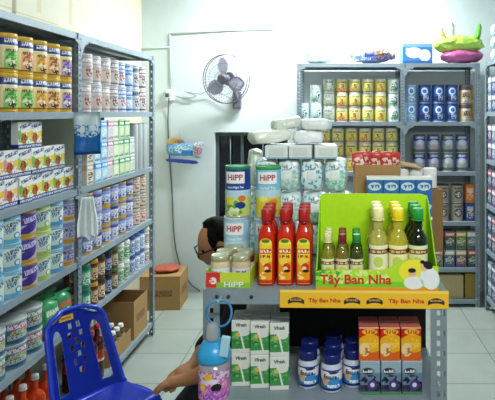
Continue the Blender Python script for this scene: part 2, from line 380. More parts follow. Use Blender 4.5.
SILV = back_can(.118, '#c5ccb8', [('n', 0, .06, .044, .04, '#8c9a8c'), ('t', 0, .09, .036, .01, '#6a6a7c'), ('r', 0, .02, .2, .006, '#9fa88c')])
WHT_G = back_can(.118, '#d8e6dc', [('n', .01, .05, .03, .04, '#4c5c7c'), ('n', -.01, .03, .03, .02, '#5c9c5c'), ('r', 0, .1, .2, .006, '#e9f2ee')])
PALE_BOXCAN = back_can(.150, '#d5ecec', [('n', .018, .07, .018, .035, '#5c3c5c'), ('n', -.01, .03, .03, .02, '#6cb47c'), ('t', 0, .12, .03, .008, '#8fb8c8')], '#dfeeee')
BLUE_O = back_can(.152, '#2f5fb4', [('e', 0, .098, .030, .030, '#dfeaf8'), ('e', 0, .098, .017, .017, '#2f6cc4'), ('n', .008, .045, .034, .022, '#dfe4ec'), ('r', 0, .14, .2, .005, '#1f3a7c'), ('r', -.03, .04, .02, .02, '#2c3450')], '#3c4c6c')
BLUE_L = back_can(.152, '#7fb0e0', [('e', 0, .100, .028, .030, '#e9f4fc'), ('e', 0, .10, .016, .018, '#3c84cc'), ('n', .0, .04, .036, .022, '#f4f8fc')], '#b9d0e4')
GOLD_B = back_can(.152, '#b8a07c', [('r', 0, .125, .2, .016, '#4c4250'), ('t', 0, .10, .034, .008, '#f0e6d0'), ('n', .006, .06, .036, .03, '#3c3440'), ('n', -.01, .03, .03, .02, '#e8dcc8')], '#5c5058')
GOLD_R = back_can(.152, '#c8943c', [('n', 0, .09, .03, .03, '#6a4a2c'), ('t', 0, .12, .034, .01, '#5c3c24'), ('r', 0, .02, .2, .01, '#e8c45c')], '#7a6a4c')
def nut_can(top, low): return back_can(.150, '#8f9cc4', [('r', 0, .12, .2, .02, top), ('t', 0, .128, .038, .008, '#dfe6f6'), ('e', 0, .085, .036, .026, '#c5d0e4'), ('n', 0, .05, .044, .026, low), ('r', 0, .02, .2, .012, '#5f6c5c')], '#39435c')
NUT = [nut_can('#2c3c84', '#c8a8b0'), nut_can('#333c8c', '#cfa8a0'), nut_can('#5c6c6c', '#c8c88c'), nut_can('#3c4c8c', '#c8c4a4')]
GREENY = [back_can(.150, '#7f8c6c', [('r', 0, .12, .2, .016, '#2f3c44'), ('t', 0, .1, .036, .01, '#dfe4c8'), ('n', 0, .05, .042, .036, '#c8b45c'), ('r', 0, .02, .2, .01, '#35464c')], '#3c4448'),
          back_can(.150, '#a8a08c', [('e', 0, .07, .034, .034, '#39404c'), ('n', 0, .07, .026, .026, '#d8d4cc'), ('t', 0, .12, .036, .01, '#39404c')], '#4a4c50')]
def carton_me(w, d, h, m): return box_me(w, d, h, m, .0012)
def babybox(acc):
    w_, d_, h_ = .086, .034, .1155
    m = label_mat('printed_box', '#eceee8', [('t', .006, .099, .04, .008, '#2c3c8c', .25), ('n', 0, .045, .045, .026, acc), ('e', -.008, .045, .02, .022, '#c2662c'), ('n', -.008, .045, .018, .02, '#7c3420'), ('e', .032, .06, .018, .014, '#f0cf3c'), ('e', -.034, .06, .014, .02, acc), ('r', 0, .010, .3, .010, '#26347c'), ('t', 0, .010, .04, .005, '#dfe4f6'), ('r', .043+.018, .06, .018, .05, '#d8dcea'), ('r', -.043-.0185, .06, .0185, .08, '#dfe2e8'), ('r', -.0615, .010, .0185, .010, '#26347c')], .4)
    flap = box_me(w_*.96, d_*.92, .0016, mat('#e6e8e2', .5), 0)
    return Proto('baby_cereal_box', 'box', [('box_body', carton_me(w_, d_, h_-.002, m)), ('top_flap', flap, (0, 0, h_-.002))])
BB = [babybox('#7cb848'), babybox('#e0b43c'), babybox('#e08ca0'), babybox('#9cc45c')]
def small_carton(base, top, acc, w_=.07, d_=.05, h_=.114):
    m = label_mat('printed_box', base, [('r', 0, h_*.8, .2, h_*.13, top), ('t', 0, h_*.8, w_*.4, h_*.06, '#ffffff'), ('n', 0, h_*.4, w_*.42, h_*.2, acc), ('t', 0, h_*.1, w_*.4, h_*.05, '#3c4c6c')], .4)
    return Proto('food_carton', 'box', [('box_body', carton_me(w_, d_, h_, m))])
SC_SET = [small_carton('#ded6c4', '#c9b89c', '#2c2c30'), small_carton('#b8d8ea', '#4f9fd4', '#e8f0f0'), small_carton('#a8d0e8', '#5aa8dc', '#dff0e8'), small_carton('#e8ccd8', '#d87ca4', '#9fd0c0'),
          small_carton('#cfe0c0', '#7cb070', '#e8e8d0'), small_carton('#b8d4b4', '#58985c', '#e0dcb0'), small_carton('#d4dcd4', '#9cb4b0', '#b8c0b0')]
def bottle_proto(name, r, h, neck_r, neck_z, cap_h, glass, capm, labels, sq=None, cat='bottle', liquid=None):
    """labels: list of (part name, mesh)"""
    sh = neck_z
    prof = [(r*.80, 0), (r*.96, .002), (r, .008), (r, sh*.80), (r*.97, sh*.86), (r*.8, sh*.92), (neck_r*1.25, sh*.98), (neck_r, sh), (neck_r, h-cap_h)]
    b = lathe_me(prof, glass, 48, sq=sq, R=r)
    c = lathe_me([(neck_r*1.12, h-cap_h), (neck_r*1.22, h-cap_h+.002), (neck_r*1.18, h-.003), (neck_r*1.05, h)], capm, 20)
    ring = lathe_me([(neck_r*1.3, h-cap_h-.003), (neck_r*1.3, h-cap_h)], capm, 20)
    return Proto(name, cat, [('bottle_body', b), ('cap', c, (0, 0, 0), (0, 0, 0), [('cap_ring', ring)])]+labels)
def sleeve(r, z0, z1, m, a0=-PI, a1=PI, n=48, sq=None):
    r *= 1.008
    bm = bmesh.new(); prev = None; full = a1-a0 > 6.2
    for i in range(n+1):
        a = a0+(a1-a0)*i/n; x, y = math.sin(a), -math.cos(a)
        k = (abs(x)**sq+abs(y)**sq)**(-1/sq) if sq else 1
        cur = [bm.verts.new((r*k*x, r*k*y, z)) for z in (z0, z1)]
        if prev: bm.faces.new((prev[0], cur[0], cur[1], prev[1]))
        prev = cur
    me = mesh_of(bm, m, True); uv_cyl(me, r); return me

# ------------------------------------------------------------ side rack contents
def face(Y, X):                         # turn so that the print looks out of the rack and a little along the aisle
    return PI/2-.35+rnd.uniform(-.12, .12)
CH_T = .0
def column(protos, X, Y, z, n, where, desc, group, dz, jit=.004):
    for k in range(n):
        p = protos[k % len(protos)] if isinstance(protos, list) else protos
        p.put((X+rnd.uniform(-jit, jit), Y+rnd.uniform(-jit, jit)*.3, z+k*dz+.0003), face(Y, X), f"{desc}, {TIER[n][k]}, {where}", group)
G1 = 'gold-lidded milk powder cans on the side rack'
pan = ['green', 'pale orange', 'amber', 'peach', 'lilac']
for i, Y in enumerate((2.215, 2.33, 2.445, 2.56, 2.675)):
    hi = [1, 1, 2, 3, 4][i] if i else 0
    lo = [0, 0, 2, 3, 4][i]
    YC[lo].put((-1.36, Y, 1.6003), face(Y, 0), f"gold-lidded milk powder can with {pan[lo]} panel, lower tier, {ORD[5-i]} from the middle post", G1)
    YC[hi].put((-1.36, Y, 1.7606), face(Y, 0), f"gold-lidded milk powder can with {pan[hi]} panel, upper tier, {ORD[5-i]} from the middle post", G1)
SILVER_D = two_tone('#8c969c', '#5c666c', '#c8ccd0', '#dfe2e4', '#9aa2a8')
column(SILVER_D, -1.47, 2.70, 1.60, 2, 'half hidden behind the lilac gold-lidded cans', 'grey milk powder can', 'grey cans by the middle post', .1553)
cd_ = ['pinkish can with grey band', 'rosy can with slate band', 'cream can with mauve band', 'pale can with purple band', 'white can with mid-blue band', 'light blue can with royal band', 'grey can with dark text', 'white can with dark red band']
for i in range(8):
    column(FAR_TOP[i], -1.36, 2.90+.117*i, 1.60, 2, f'{ORD[i+1]} beyond the middle post, eye-level side shelf', cd_[i], 'cans on the eye-level side shelf beyond the middle post', .1553)
# baby cereal boxes, chest-high shelf, before the middle post: (Y, X, tiers, kinds)
bcol = ['green', 'yellow', 'pink', 'lime']
for j, (Y, X, n, kinds) in enumerate(((2.125, -1.345, 2, (2, 1)), (2.22, -1.345, 2, (2, 2)), (2.315, -1.345, 3, (0, 3, 0)), (2.41, -1.345, 3, (1, 0, 1)), (2.505, -1.345, 2, (3, 0)), (2.60, -1.345, 2, (0, 3)), (2.695, -1.345, 1, (3,)))):
    for k in range(n):
        BB[kinds[k]].put((X+rnd.uniform(-.006, .006), Y, 1.2103+k*.1160), PI/2-.12+rnd.uniform(-.06, .06),
                         f"white baby cereal box with {bcol[kinds[k]]} fruit picture, {TIER[n][k]}, {ORD[7-j]} stack before the middle post", 'baby cereal boxes on the chest-high side shelf')
# food cartons beyond the middle post
cdn = ['beige carton with dark figure', 'sky-blue carton', 'pale blue carton', 'pink-topped carton', 'soft green carton', 'mid-green carton', 'grey-green carton']
for i in range(8):
    q = [0, 1, 2, 3, 4, 5, 5, 6][i]; Y = 2.90+.084*i; n = 3 if i < 7 else 2
    for k in range(n):
        SC_SET[q].put((-1.335+rnd.uniform(-.004, .004), Y, 1.2103+k*.1145), PI/2-.05, f"{cdn[q]}, {TIER[n][k]}, {ORD[i+1]} stack beyond the middle post, chest-high side shelf", 'food cartons on the chest-high side shelf')
ROLL = Proto('wrapped_tube', 'tube', [('tube_body', lathe_me([(.030, 0), (.031, .004), (.031, .30), (.029, .305)], mat('#a9b0b2', .4), 16)), ('end_cap', lathe_me([(.029, .305), (.029, .312), (.02, .316)], mat('#8c9498', .4), 16))])
for i, Y in enumerate((3.60, 3.68, 3.76)):
    ROLL.put((-1.345, Y, 1.2103), 0, f"tall grey wrapped tube, {ORD[3-i]} from the end post of the side rack", 'tall grey tubes on the chest-high side shelf')
# waist-high shelf
cols = [(2.115, [P_BLUE, P_SKY, P_BLUE], 'pale can with blue ring'), (2.235, [P_BLUE, P_BLUE, P_BLUE], 'pale can with sky-blue ring'), (2.352, [P_PURPLE]*3, 'dark violet can with gold rim'), (2.469, [P_GREEN]*3, 'pale can with lime green base'), (2.586, [P_SKY]*3, 'pale can with deep blue ring'), (2.701, [P_GOLD]*3, 'mauve-grey can with gold base')]
for j, (Y, ps, d) in enumerate(cols):
    column(ps, -1.362, Y, .84, 3, f'{ORD[6-j]} stack before the middle post, waist-high shelf', d, 'milk powder cans on the waist-high side shelf', .1113)
bn = ['slate-blue can with gold rims', 'violet-blue can', 'royal blue can with gold rims', 'pale lavender-blue can', 'blue can with gold band', 'dusky blue can with bronze rims']
for i in range(6):
    q = (i*5) % 6; Y = 2.90+.117*i
    for k in range(3):
        c = (q+k*2) % 6
        B_SET[c].put((-1.362, Y, .8403+k*.1083), face(Y, 0), f"{bn[c]}, {TIER[3][k]}, {ORD[i+1]} stack beyond the middle post", 'blue cans on the waist-high side shelf')
for i in range(2):
    column(BROWN_W, -1.362, 3.62+.12*i, .84, 3, f'{ORD[2-i]} stack from the end post, waist-high side shelf', 'brown-banded white can', 'brown and white cans at the end of the side rack', .1083)
# knee-high shelf: tins, pouches, jars
for i, (Y, X, n) in enumerate(((1.99, -1.37, 2), (2.13, -1.375, 2), (2.27, -1.37, 2), (2.41, -1.38, 2))):
    for k in range(n):
        TEAL[(i+k) % 3].put((X, Y, .5403+k*.0983), face(Y, 0), f"teal drink powder tin with silvery lid, {TIER[n][k]}, {ORD[6-i]} place before the middle post", 'teal tins on the knee-high side shelf')
def pouch(base, acc, txt, w_=.11, d_=.05, h_=.17, seed=1):
    m = label_mat('printed_pouch', base, [('t', 0, h_*.7, w_*.38, h_*.08, txt), ('n', 0, h_*.38, w_*.42, h_*.2, acc), ('r', 0, h_*.12, .2, h_*.04, acc)], .3)
    me = soft_me(w_, d_, h_, m, .35, .003, seed); bm = bmesh.new(); bm_box(bm, -w_*.46, w_*.46, -.001, .001, h_*.97, h_*1.06)
    return Proto('powder_pouch', 'pouch', [('pouch_body', me), ('sealed_top', mesh_of(bm, mat(base, .3)))])
GP = [pouch('#3f9a62', '#c83c3c', '#f0f4e0', seed=3), pouch('#2f8f5c', '#e0e0c0', '#e0503c', seed=4)]
for i, Y in enumerate((2.54, 2.66)):
    GP[i].put((-1.345, Y, .5423), PI/2-.2, f"green powder pouch with {['red', 'cream'][i]} picture beside the teal tins", 'green pouches on the knee-high side shelf')
for i, Y in enumerate((2.55, 2.67)):
    GP[1-i].put((-1.41, Y, .5423), PI/2-.1, f"green powder pouch in the second row, {['behind the red one', 'behind the cream one'][i]}", 'green pouches on the knee-high side shelf')
JARS = [bottle_proto('condiment_jar', .033, .125, .027, .098, .018, label_mat('jar_print', b, [('t', 0, .06, .03, .02, t), ('n', 0, .03, .03, .014, t)], .2), mat(c, .4), [], cat='jar') for b, t, c in
        (('#2f9a78', '#d8f0e0', '#3c7c5c'), ('#6c3a28', '#e8c8a0', '#c89a3c'), ('#7a4630', '#f0e0c0', '#3c3430'), ('#2c3450', '#a8b0d0', '#1c2434'), ('#66503c', '#d8c8b0', '#4c6c3c'), ('#cfd8c8', '#3c8c4c', '#e8ecea'), ('#c5d0dc', '#3c64b4', '#2c4c9c'), ('#e4e8ea', '#7c9cc8', '#3c6cb8'), ('#d8d8d8', '#9c7c6c', '#e8e8e8'))]
jn = ['sea-green jar', 'red-brown jar with gold cap', 'brown jar with dark cap', 'navy jar', 'olive-brown jar with green cap', 'white jar with green print', 'grey-blue jar with blue cap', 'white jar with blue cap', 'off-white jar with pale cap']
for i in range(11):
    q = [0, 1, 2, 3, 4, 5, 5, 6, 7, 7, 8][i]
    for k in range(2):
        JARS[q].put((-1.343+k*0, 2.885+.092*i, .5403+k*.1255), face(0, 0), f"{jn[q]}, {TIER[2][k]}, {ORD[i+1]} beyond the middle post, knee-high side shelf", 'condiment jars on the knee-high side shelf')
FLATY = Proto('flat_yellow_box', 'box', [('box_body', box_me(.16, .12, .035, label_mat('fp', '#c9a23c', [('t', 0, .018, .06, .008, '#7c3c2c')]), .001)), ('lid_flap', box_me(.158, .118, .0015, mat('#b8933a', .6), 0), (0, 0, .035))])
for i in range(2):
    # they lie on a second row of jars
    for k in range(2):
        for s in (-1, 1): JARS[4].put((-1.43-.0*k, 2.96+.2*i+s*.045, .5403+.1255*k), face(0, 0), f"olive-brown jar in the second row, {TIER[2][k]}, {['nearer', 'second'][i]} yellow box's {'front' if s < 0 else 'rear'} support", 'jars behind the knee-high side shelf row')
# bottom shelf
def drink(r, h, liq, cap, lab, name='soft_drink_bottle'):
    return bottle_proto(name, r, h, .013, h*.80, .018, mat(liq, .08, trans=.25), mat(cap, .4), [('paper_label', sleeve(r*1.004, h*.34, h*.56, lab))])
ORANGE = drink(.044, .32, '#d8480e', '#d8d8d0', label_mat('ol', '#d8581c', [('t', 0, .11, .05, .018, '#f0c8a0')], .2))
COLA = drink(.038, .30, '#4a0f12', '#b82020', label_mat('cl', '#a81c20', [('t', 0, .105, .04, .014, '#e8d8d8')], .2))
for r_ in range(2):
    for i, Y in enumerate((2.24, 2.335, 2.43, 2.525)):
        ORANGE.put((-1.35-.09*r_, Y+.01*r_, .1003), face(0, 0), f"orange drink bottle on the bottom side shelf, {['front', 'second'][r_]} row, {ORD[i+1]} beside the cola bottles", 'orange drink bottles on the bottom side shelf')
for i, (X, Y) in enumerate(((-1.345, 2.04), (-1.345, 2.13), (-1.43, 2.06), (-1.345, 2.89), (-1.345, 2.97), (-1.345, 3.05), (-1.43, 2.91), (-1.43, 2.99))):
    COLA.put((X, Y, .1003), face(0, 0), f"dark red cola bottle, {ORD[i+1]} along the bottom side shelf counted from the camera end", 'cola bottles on the bottom side shelf')
BOXC = mat('#a5814f', .8, bump=.1); BOXD = mat('#8a683c', .8, bump=.1)
def open_carton(label, loc, rz, w_, d_, h_, flaps=(1, 1, 1, 1), m=BOXC, group=None, fa=.9, closed=False):
    t = thing('cardboard_carton', label, 'carton', loc, (0, 0, rz), group)
    bm = bmesh.new(); e = .004
    bm_box(bm, -w_/2, w_/2, -d_/2, d_/2, 0, e)
    bm_box(bm, -w_/2, w_/2, -d_/2, -d_/2+e, e, h_); bm_box(bm, -w_/2, w_/2, d_/2-e, d_/2, e, h_)
    bm_box(bm, -w_/2, -w_/2+e, -d_/2+e, d_/2-e, e, h_); bm_box(bm, w_/2-e, w_/2, -d_/2+e, d_/2-e, e, h_)
    bmesh.ops.remove_doubles(bm, verts=bm.verts[:], dist=1e-5)
    me = mesh_of(bm, label_mat('carton_print', '#a5814f', [('t', 0, h_*.5, w_*.3, h_*.10, '#6c4428'), ('r', w_*.5+d_*.5, h_*.5, d_*.3, h_*.12, '#8a5c38')], .8) if m is BOXC else m); uv_box(me, w_, d_, h_); ob('carton_body', me, t)
    fl = min(w_, d_)*.48
    for i, (on_, fw, px, py, r) in enumerate(zip(flaps, (w_, w_, d_, d_), (0, 0, -w_/2, w_/2), (-d_/2, d_/2, 0, 0), (0, PI, -PI/2, PI/2))):
        if not on_: continue
        if closed:
            f = ob('flap', box_me(fw*.99, (d_ if i < 2 else w_)*.5, .003, m, 0), t, (0, (-d_/4 if i == 0 else d_/4) if i < 2 else 0, h_+.0005))
            if i > 1: bpy.data.objects.remove(f)
            continue
        bm = bmesh.new(); bm_box(bm, -fw/2, fw/2, -fl, 0, -.002, .002)
        o = ob('flap', mesh_of(bm, m), t, (px, py, h_), (fa+rnd.uniform(-.25, .25), 0, r))
    return t
open_carton('open brown carton on the bottom side shelf beyond the tray of white caps', (-1.44, 3.67, .1003), PI/2, .25, .24, .25, (0, 1, 0, 1))
# tray of white-capped bottles
t = thing('bottle_tray', 'shallow cardboard tray holding white-capped bottles on the bottom side shelf', 'tray', (-1.43, 3.33, .1003), (0, 0, PI/2))
bm = bmesh.new(); bm_box(bm, -.16, .16, -.11, .11, 0, .003)
for a in ((-.16, .16, -.11, -.107), (-.16, .16, .107, .11), (-.16, -.157, -.107, .107), (.157, .16, -.107, .107)): bm_box(bm, *a, .003, .10)
me = mesh_of(bm, BOXC); uv_box(me, .3, .2, .1); ob('tray_body', me, t)
WC = bottle_proto('white_capped_bottle', .026, .155, .014, .13, .016, mat('#5c4a34', .2), mat('#eef2f2', .4), [('paper_label', sleeve(.0264, .04, .10, mat('#c8b890', .5)))])
for i in range(4):
    for j in range(3):
        WC.put((-1.36-.06*j, 3.24+.062*i, .1035), 0, f"white-capped bottle in the cardboard tray, {['front', 'middle', 'rear'][j]} row, {ORD[i+1]} towards the open carton", 'white-capped bottles in the cardboard tray')
# on top of the side rack
for i, (Y, X, w_, h_) in enumerate(((2.05, -1.50, .42, .26), (2.50, -1.52, .36, .24), (2.86, -1.55, .26, .20))):
    m = label_mat('pale_carton', '#f0ebd6', [('r', 0, .03, .5, .004, '#e0d4ac'), ('r', 0, .16, .02, .1, '#e6dcb8')], .7)
    t = thing('pale_carton', f"pale cream carton on top of the side rack, {['largest, above the gold-lidded cans', 'middle one of three', 'smallest, above the middle post'][i]}", 'carton', (X, Y, 2.0003), (0, 0, PI/2), 'pale cartons on top of the side rack')
    ob('carton_body', box_me(w_, .30, h_, m, .003), t); ob('packing_tape', box_me(w_*1.002, .05, .0012, mat('#cdb98a', .4), 0), t, (0, 0, h_))
# hanging blue sachets and white cloth on the middle post
t = thing('hanging_sachet_strip', 'light blue and white sachet sheet hanging from the side rack beside the post', 'sachet sheet', (-1.252, 2.73, 1.57), (0, 0, PI/2-.75))
m = label_mat('sachets', '#4fa8dc', [('r', 0, .02, .1, .055, '#dfeff0'), ('r', 0, -.13, .1, .05, '#2c84cc'), ('n', 0, -.04, .08, .06, '#e8f4fa'), ('e', -.03, -.05, .014, .018, '#f4fafc'), ('e', .025, -.06, .014, .018, '#f4fafc'), ('e', 0, .01, .014, .014, '#f4fafc'), ('r', 0, -.178, .1, .006, '#1c5ca8')], .25)
bm = bmesh.new(); 
for i in range(9):
    for j in range(9): bm.verts.new((-.065+.13*i/8, .004*math.sin(i*1.3)+.005*math.sin(j*1.1+i), .03-.215*j/8))
bm.verts.ensure_lookup_table()
for i in range(8):
    for j in range(8): bm.faces.new([bm.verts[q] for q in (i*9+j, i*9+j+1, (i+1)*9+j+1, (i+1)*9+j)])
bmesh.ops.solidify(bm, geom=bm.faces[:], thickness=.003); me = mesh_of(bm, m, True); uv_box(me, 0, 0, 0); ob('sachet_sheet', me, t)
ob('hook', tube_me([(0, 0, .03), (0, .006, .040), (.0, .012, .040)], .0015, STEEL, 6), t)
def cloth(label, loc, rz, w_, h_, m, folds=3, seed=0):
    bm = bmesh.new(); nx, nz = 14, 18
    for i in range(nx+1):
        for j in range(nz+1):
            u = i/nx-.5; v = j/nz; ww_ = w_*(.55+.45*min(1, v*1.6))
            bm.verts.new((u*ww_, -.012-.012*math.cos(u*folds*2*PI+seed)*(1-.5*v), -h_*v-(.02*math.sin(u*5) if j == nz else 0)-(.03 if (i > nx*.6 and j == nz) else 0)*-1))
    bm.verts.ensure_lookup_table()
    for i in range(nx):
        for j in range(nz): bm.faces.new([bm.verts[q] for q in (i*(nz+1)+j, i*(nz+1)+j+1, (i+1)*(nz+1)+j+1, (i+1)*(nz+1)+j)])
    bmesh.ops.solidify(bm, geom=bm.faces[:], thickness=.003)
    o = ob('hanging_cloth', mesh_of(bm, m, True), None, loc, (0, 0, rz)); tag(o, label, 'cloth'); return o
cloth('white cloth hanging from the middle post of the side rack', (-1.262, 2.755, 1.168), PI/2-.95, .10, .215, mat('#f4f8f6', .8, bump=.1))

# ------------------------------------------------------------ back rack contents
def brow(xs, z, protos, descs, n, dz, shelf, group, Y=BYF+.075, start=1, ref="from the fan-side post"):
    for i, x in enumerate(xs):
        p = protos[i]; nn = n[i] if isinstance(n, list) else n
        for k in range(nn):
            p.put((x, Y+rnd.uniform(-.004, .004), z+k*dz+.0003), rnd.uniform(-.15, .15), f"{descs[i]}, {TIER[nn][k]}, {ORD[start+i]} {ref}, {shelf}", group)
bx = lambda px: (px-VX)*(BYF+.03)/F
E = 'eye-level back shelf'
brow([bx(303), bx(316)], 1.52, [PALE_BOXCAN]*2, ['pale aqua can']*2, [1, 2], .1503, E, 'pale aqua cans on the back rack')
brow([-.05+.107*i for i in range(6)], 1.52, [SILV, DIG[0], DIG[1], DIG[2], DIG[3], WHT_G], ['silvery can', 'yellow can with red digit', 'yellow can with small red digit', 'yellow can with dark digit', 'yellow can with amber digit', 'white can with green print'], 3, .1183, E, 'digit cans on the eye-level back shelf', start=3)
BLUE_L.put((.63, BYF+.075, 1.5203), 0, 'light blue can, lower tier, just behind the centre post of the back rack', 'light blue cans by the centre post'); BLUE_L.put((.63, BYF+.075, 1.6726), 0, 'light blue can, upper tier, just behind the centre post of the back rack', 'light blue cans by the centre post')
brow([.745+.112*i for i in range(4)], 1.52, [BLUE_O]*3+[GOLD_B], ['royal blue can with white ring']*3+['gold-brown can with dark band'], 2, .1523, E, 'blue and gold cans on the eye-level back shelf', ref='beyond the centre post')
GOLD_R.put((1.165-.04, BYF+.17, 1.5203), 0, 'amber can, lower tier, behind the end post of the back rack', 'amber cans by the end post'); GOLD_R.put((1.125, BYF+.17, 1.6726), 0, 'amber can, upper tier, behind the end post of the back rack', 'amber cans by the end post')
C = 'chest-high back shelf'
brow([-.20+.112*i for i in range(7)], 1.11, [DIG[i % 4] for i in range(7)], [['yellow can with red digit', 'yellow can with small red digit', 'yellow can with dark digit', 'yellow can with amber digit'][i % 4] for i in range(7)], 3, .1183, C, 'yellow cans on the chest-high back shelf')
brow([.70+.118*i for i in range(4)], 1.11, NUT, ['navy-topped can with pink nuts', 'blue-topped can with rosy nuts', 'grey-topped can with green print', 'blue-topped can with cream print'], 2, .1503, C, 'nut cans on the chest-high back shelf', ref='beyond the centre post')
Wd = 'waist-high back shelf'
brow([.66+.118*i for i in range(4)], .70, [GREENY[0], GREENY[0], GREENY[1], GREENY[1]], ['green-gold can', 'green-gold can', 'beige can with dark ring', 'beige can with dark ring'], 2, .1503, Wd, 'green-gold cans on the waist-high back shelf', ref='beyond the centre post')
for k, (hx, dsc) in enumerate((('#2c4f9a', 'blue'), ('#d8782c', 'orange'))):
    Proto('tall_box', 'box', [('box_body', box_me(.07, .09, .15, label_mat('tb', hx, [('t', 0, .10, .026, .02, '#f0e8d8'), ('n', 0, .05, .03, .03, '#e8c49c')]), .001))]).put((1.115, BYF+.08, .7003+.1505*k), 0, f"{dsc} box by the end post on the waist-high back shelf", 'boxes by the end post of the back rack')
# knee-high shelf of back rack: bright sachet boxes
kn = [('#6a7f4c', '#c8a84c'), ('#5c7c8c', '#c8d0c0'), ('#8c8c54', '#d87c4c'), ('#4c6a8c', '#d8d0b0'), ('#7c5c6c', '#d0c8a0'), ('#3f5f5c', '#c85c4c')]
for i in range(6):
    for k in range(2):
        a, b = kn[(i+k*2) % 6]
        small_carton(a, b, '#d8d0b8', .085, .08, .15).put((.66+.095*i, BYF+.07, .3203+.1505*k), rnd.uniform(-.08, .08), f"{['olive', 'slate-blue', 'khaki', 'steel-blue', 'plum', 'dark teal'][(i+k*2) % 6]} sachet box, {TIER[2][k]}, {ORD[i+1]} beyond the centre post, knee-high back shelf", 'sachet boxes on the knee-high back shelf')
open_carton('pale yellow carton on the lowest shelf of the back rack', (.87, BYF+.17, .0603), 0, .38, .26, .19, (1, 1, 0, 0), mat('#b5a878', .7), closed=True)
open_carton('small mustard carton beside the pale one on the lowest back shelf', (1.12, BYF+.16, .0603), 0, .09, .24, .20, (1, 1, 0, 0), mat('#9a8438', .7), closed=True)
tag(ob('loose_cable', tube_me(curve_pts([(.80, BYF-.02, .69), (.86, BYF-.03, .60), (.90, BYF-.02, .48), (.84, BYF-.02, .36), (.80, BYF+0, .33)]), .004, mat('#1c2024', .5), 6)), 'dark cable looping down the front of the back rack', 'cable')
# things lying on the back rack
def bag(label, loc, rz, w_, d_, h_, m, seed, parts=(), nz=.011, cat='bag'):
    t = thing('plastic_bag', label, cat, loc, (0, 0, rz)); ob('bag_body', soft_me(w_, d_, h_, m, .55, nz, seed, 12), t)
    for n, me, l, r in parts: ob(n, me, t, l, r)
    return t
m1 = label_mat('bagprint', '#e2ece6', [('n', 0, .08, .14, .05, '#9cc8a8'), ('n', .03, .05, .12, .03, '#c8b8c8')], .3)
bag('clear bag with green and white print on the back rack, at its fan end', (-.14, BYF+.17, 2.0083), .05, .30, .24, .14, m1, 3, [('knotted_top', soft_me(.05, .05, .05, mat('#dfe8e4', .3), .4, .006, 2), (0.02, 0, .11), (0, 0, 0))])
m2 = label_mat('bagprint2', '#7c8cc0', [('n', .07, .06, .10, .05, '#5c3c3c'), ('r', .10, .05, .07, .08, '#a8745c'), ('n', .10, .06, .07, .06, '#3c2c34'), ('n', -.08, .05, .08, .04, '#e8ecf4'), ('r', -.02, .08, .04, .04, '#3c4c9c')], .35)
bag('blue and brown printed bag lying on the back rack', (.31, BYF+.15, 2.0093), -.05, .37, .24, .14, m2, 5, [('rolled_end', soft_me(.05, .18, .06, mat('#6a5060', .4), .5, .006, 4), (.175, 0, .03), (0, 0, 0))])
m3 = label_mat('bx3', '#3c7cb8', [('e', -.03, .09, .07, .045, '#dfeaf0'), ('e', .06, .07, .05, .05, '#d8dcd0'), ('r', 0, .15, .2, .012, '#7cb0d8'), ('r', 0, .01, .2, .014, '#2c5c9c'), ('t', -.05, .12, .05, .01, '#ffffff')], .35)
t = thing('blue_carton', 'blue and white printed carton standing on the back rack', 'box', (.68, BYF+.12, 2.0003), (0, 0, .06)); ob('box_body', box_me(.25, .14, .165, m3, .002), t); ob('top_flap', box_me(.245, .135, .002, mat('#a8c8dc', .5), 0), t, (0, 0, .165))
t = thing('soft_toy_bag', 'crumpled bag, lime green over deep pink, on the end of the back rack', 'bag', (1.05, BYF+.14, 2.0103))
ob('pink_pouch', soft_me(.36, .20, .12, mat('#b4588c', .4), .5, .012, 9, 10), t, (.02, 0, 0), label='deep pink lower pouch')
ob('green_pouch', soft_me(.43, .20, .15, mat('#b4de5c', .4), .5, .020, 12, 12), t, (-.01, .01, .085), label='lime green upper pouch')
ob('green_loop', soft_me(.05, .06, .15, mat('#5cae34', .4), .5, .008, 13, 6), t, (.15, 0, .19), (0, .15, 0), label='darker green upright loop')
ob('white_crest', soft_me(.06, .05, .15, mat('#e4e8da', .5), .5, .008, 14, 6), t, (-.06, 0, .20), (0, -.1, 0), label='white upright piece')
ob('yellow_crest', soft_me(.05, .05, .11, mat('#d8cf8c', .5), .5, .008, 15, 6), t, (-.14, 0, .20), (0, -.2, 0), label='pale yellow upright piece')
# end of the rack on the opposite wall
ew = [('#7c8c9c', '#c8d8e8'), ('#4c5c7c', '#a8b0c8'), ('#5c6c7c', '#c85c5c'), ('#6c5c7c', '#d0c8d8')]
for li, z in enumerate((.12, .50, .86, 1.22, 1.60)):
    for i, Y in enumerate((4.30, 4.19, 4.08)):
        a, b = ew[(li+i) % 4]
        for k in range(2):
            small_carton(a, b, '#c8ccd8', .09, .09, .14).put((RXF+.06, Y, z+.0003+.1405*k), -PI/2, f"{['grey', 'navy-grey', 'slate', 'mauve'][(li+i) % 4]} box, {TIER[2][k]}, {ORD[i+1]} from the end, {['bottom', 'knee-high', 'waist-high', 'chest-high', 'eye-level'][li]} shelf, opposite rack", 'boxes on the rack along the opposite wall')
TP = Proto('wrapped_pack', 'pack', [('pack_body', soft_me(.12, .14, .095, label_mat('tp', '#b8ccd8', [('n', 0, .05, .06, .03, '#5c84b4'), ('r', 0, .05, .03, .02, '#e8f0f4')], .3), .3, .006, 3)), ('wrap_fold', soft_me(.02, .12, .03, mat('#d8e4ea', .3), .4, .003, 3, 3), (.062, 0, .03))])
for k in range(3):
    for j in range(2): TP.put((RXF+.09, 4.27-.158*j, 2.0053+.098*k), -PI/2+rnd.uniform(-.2, .2), f"pale blue wrapped pack on the opposite rack's top, {TIER[3][k]}, {['end', 'second'][j]} stack", 'wrapped packs on top of the opposite rack')

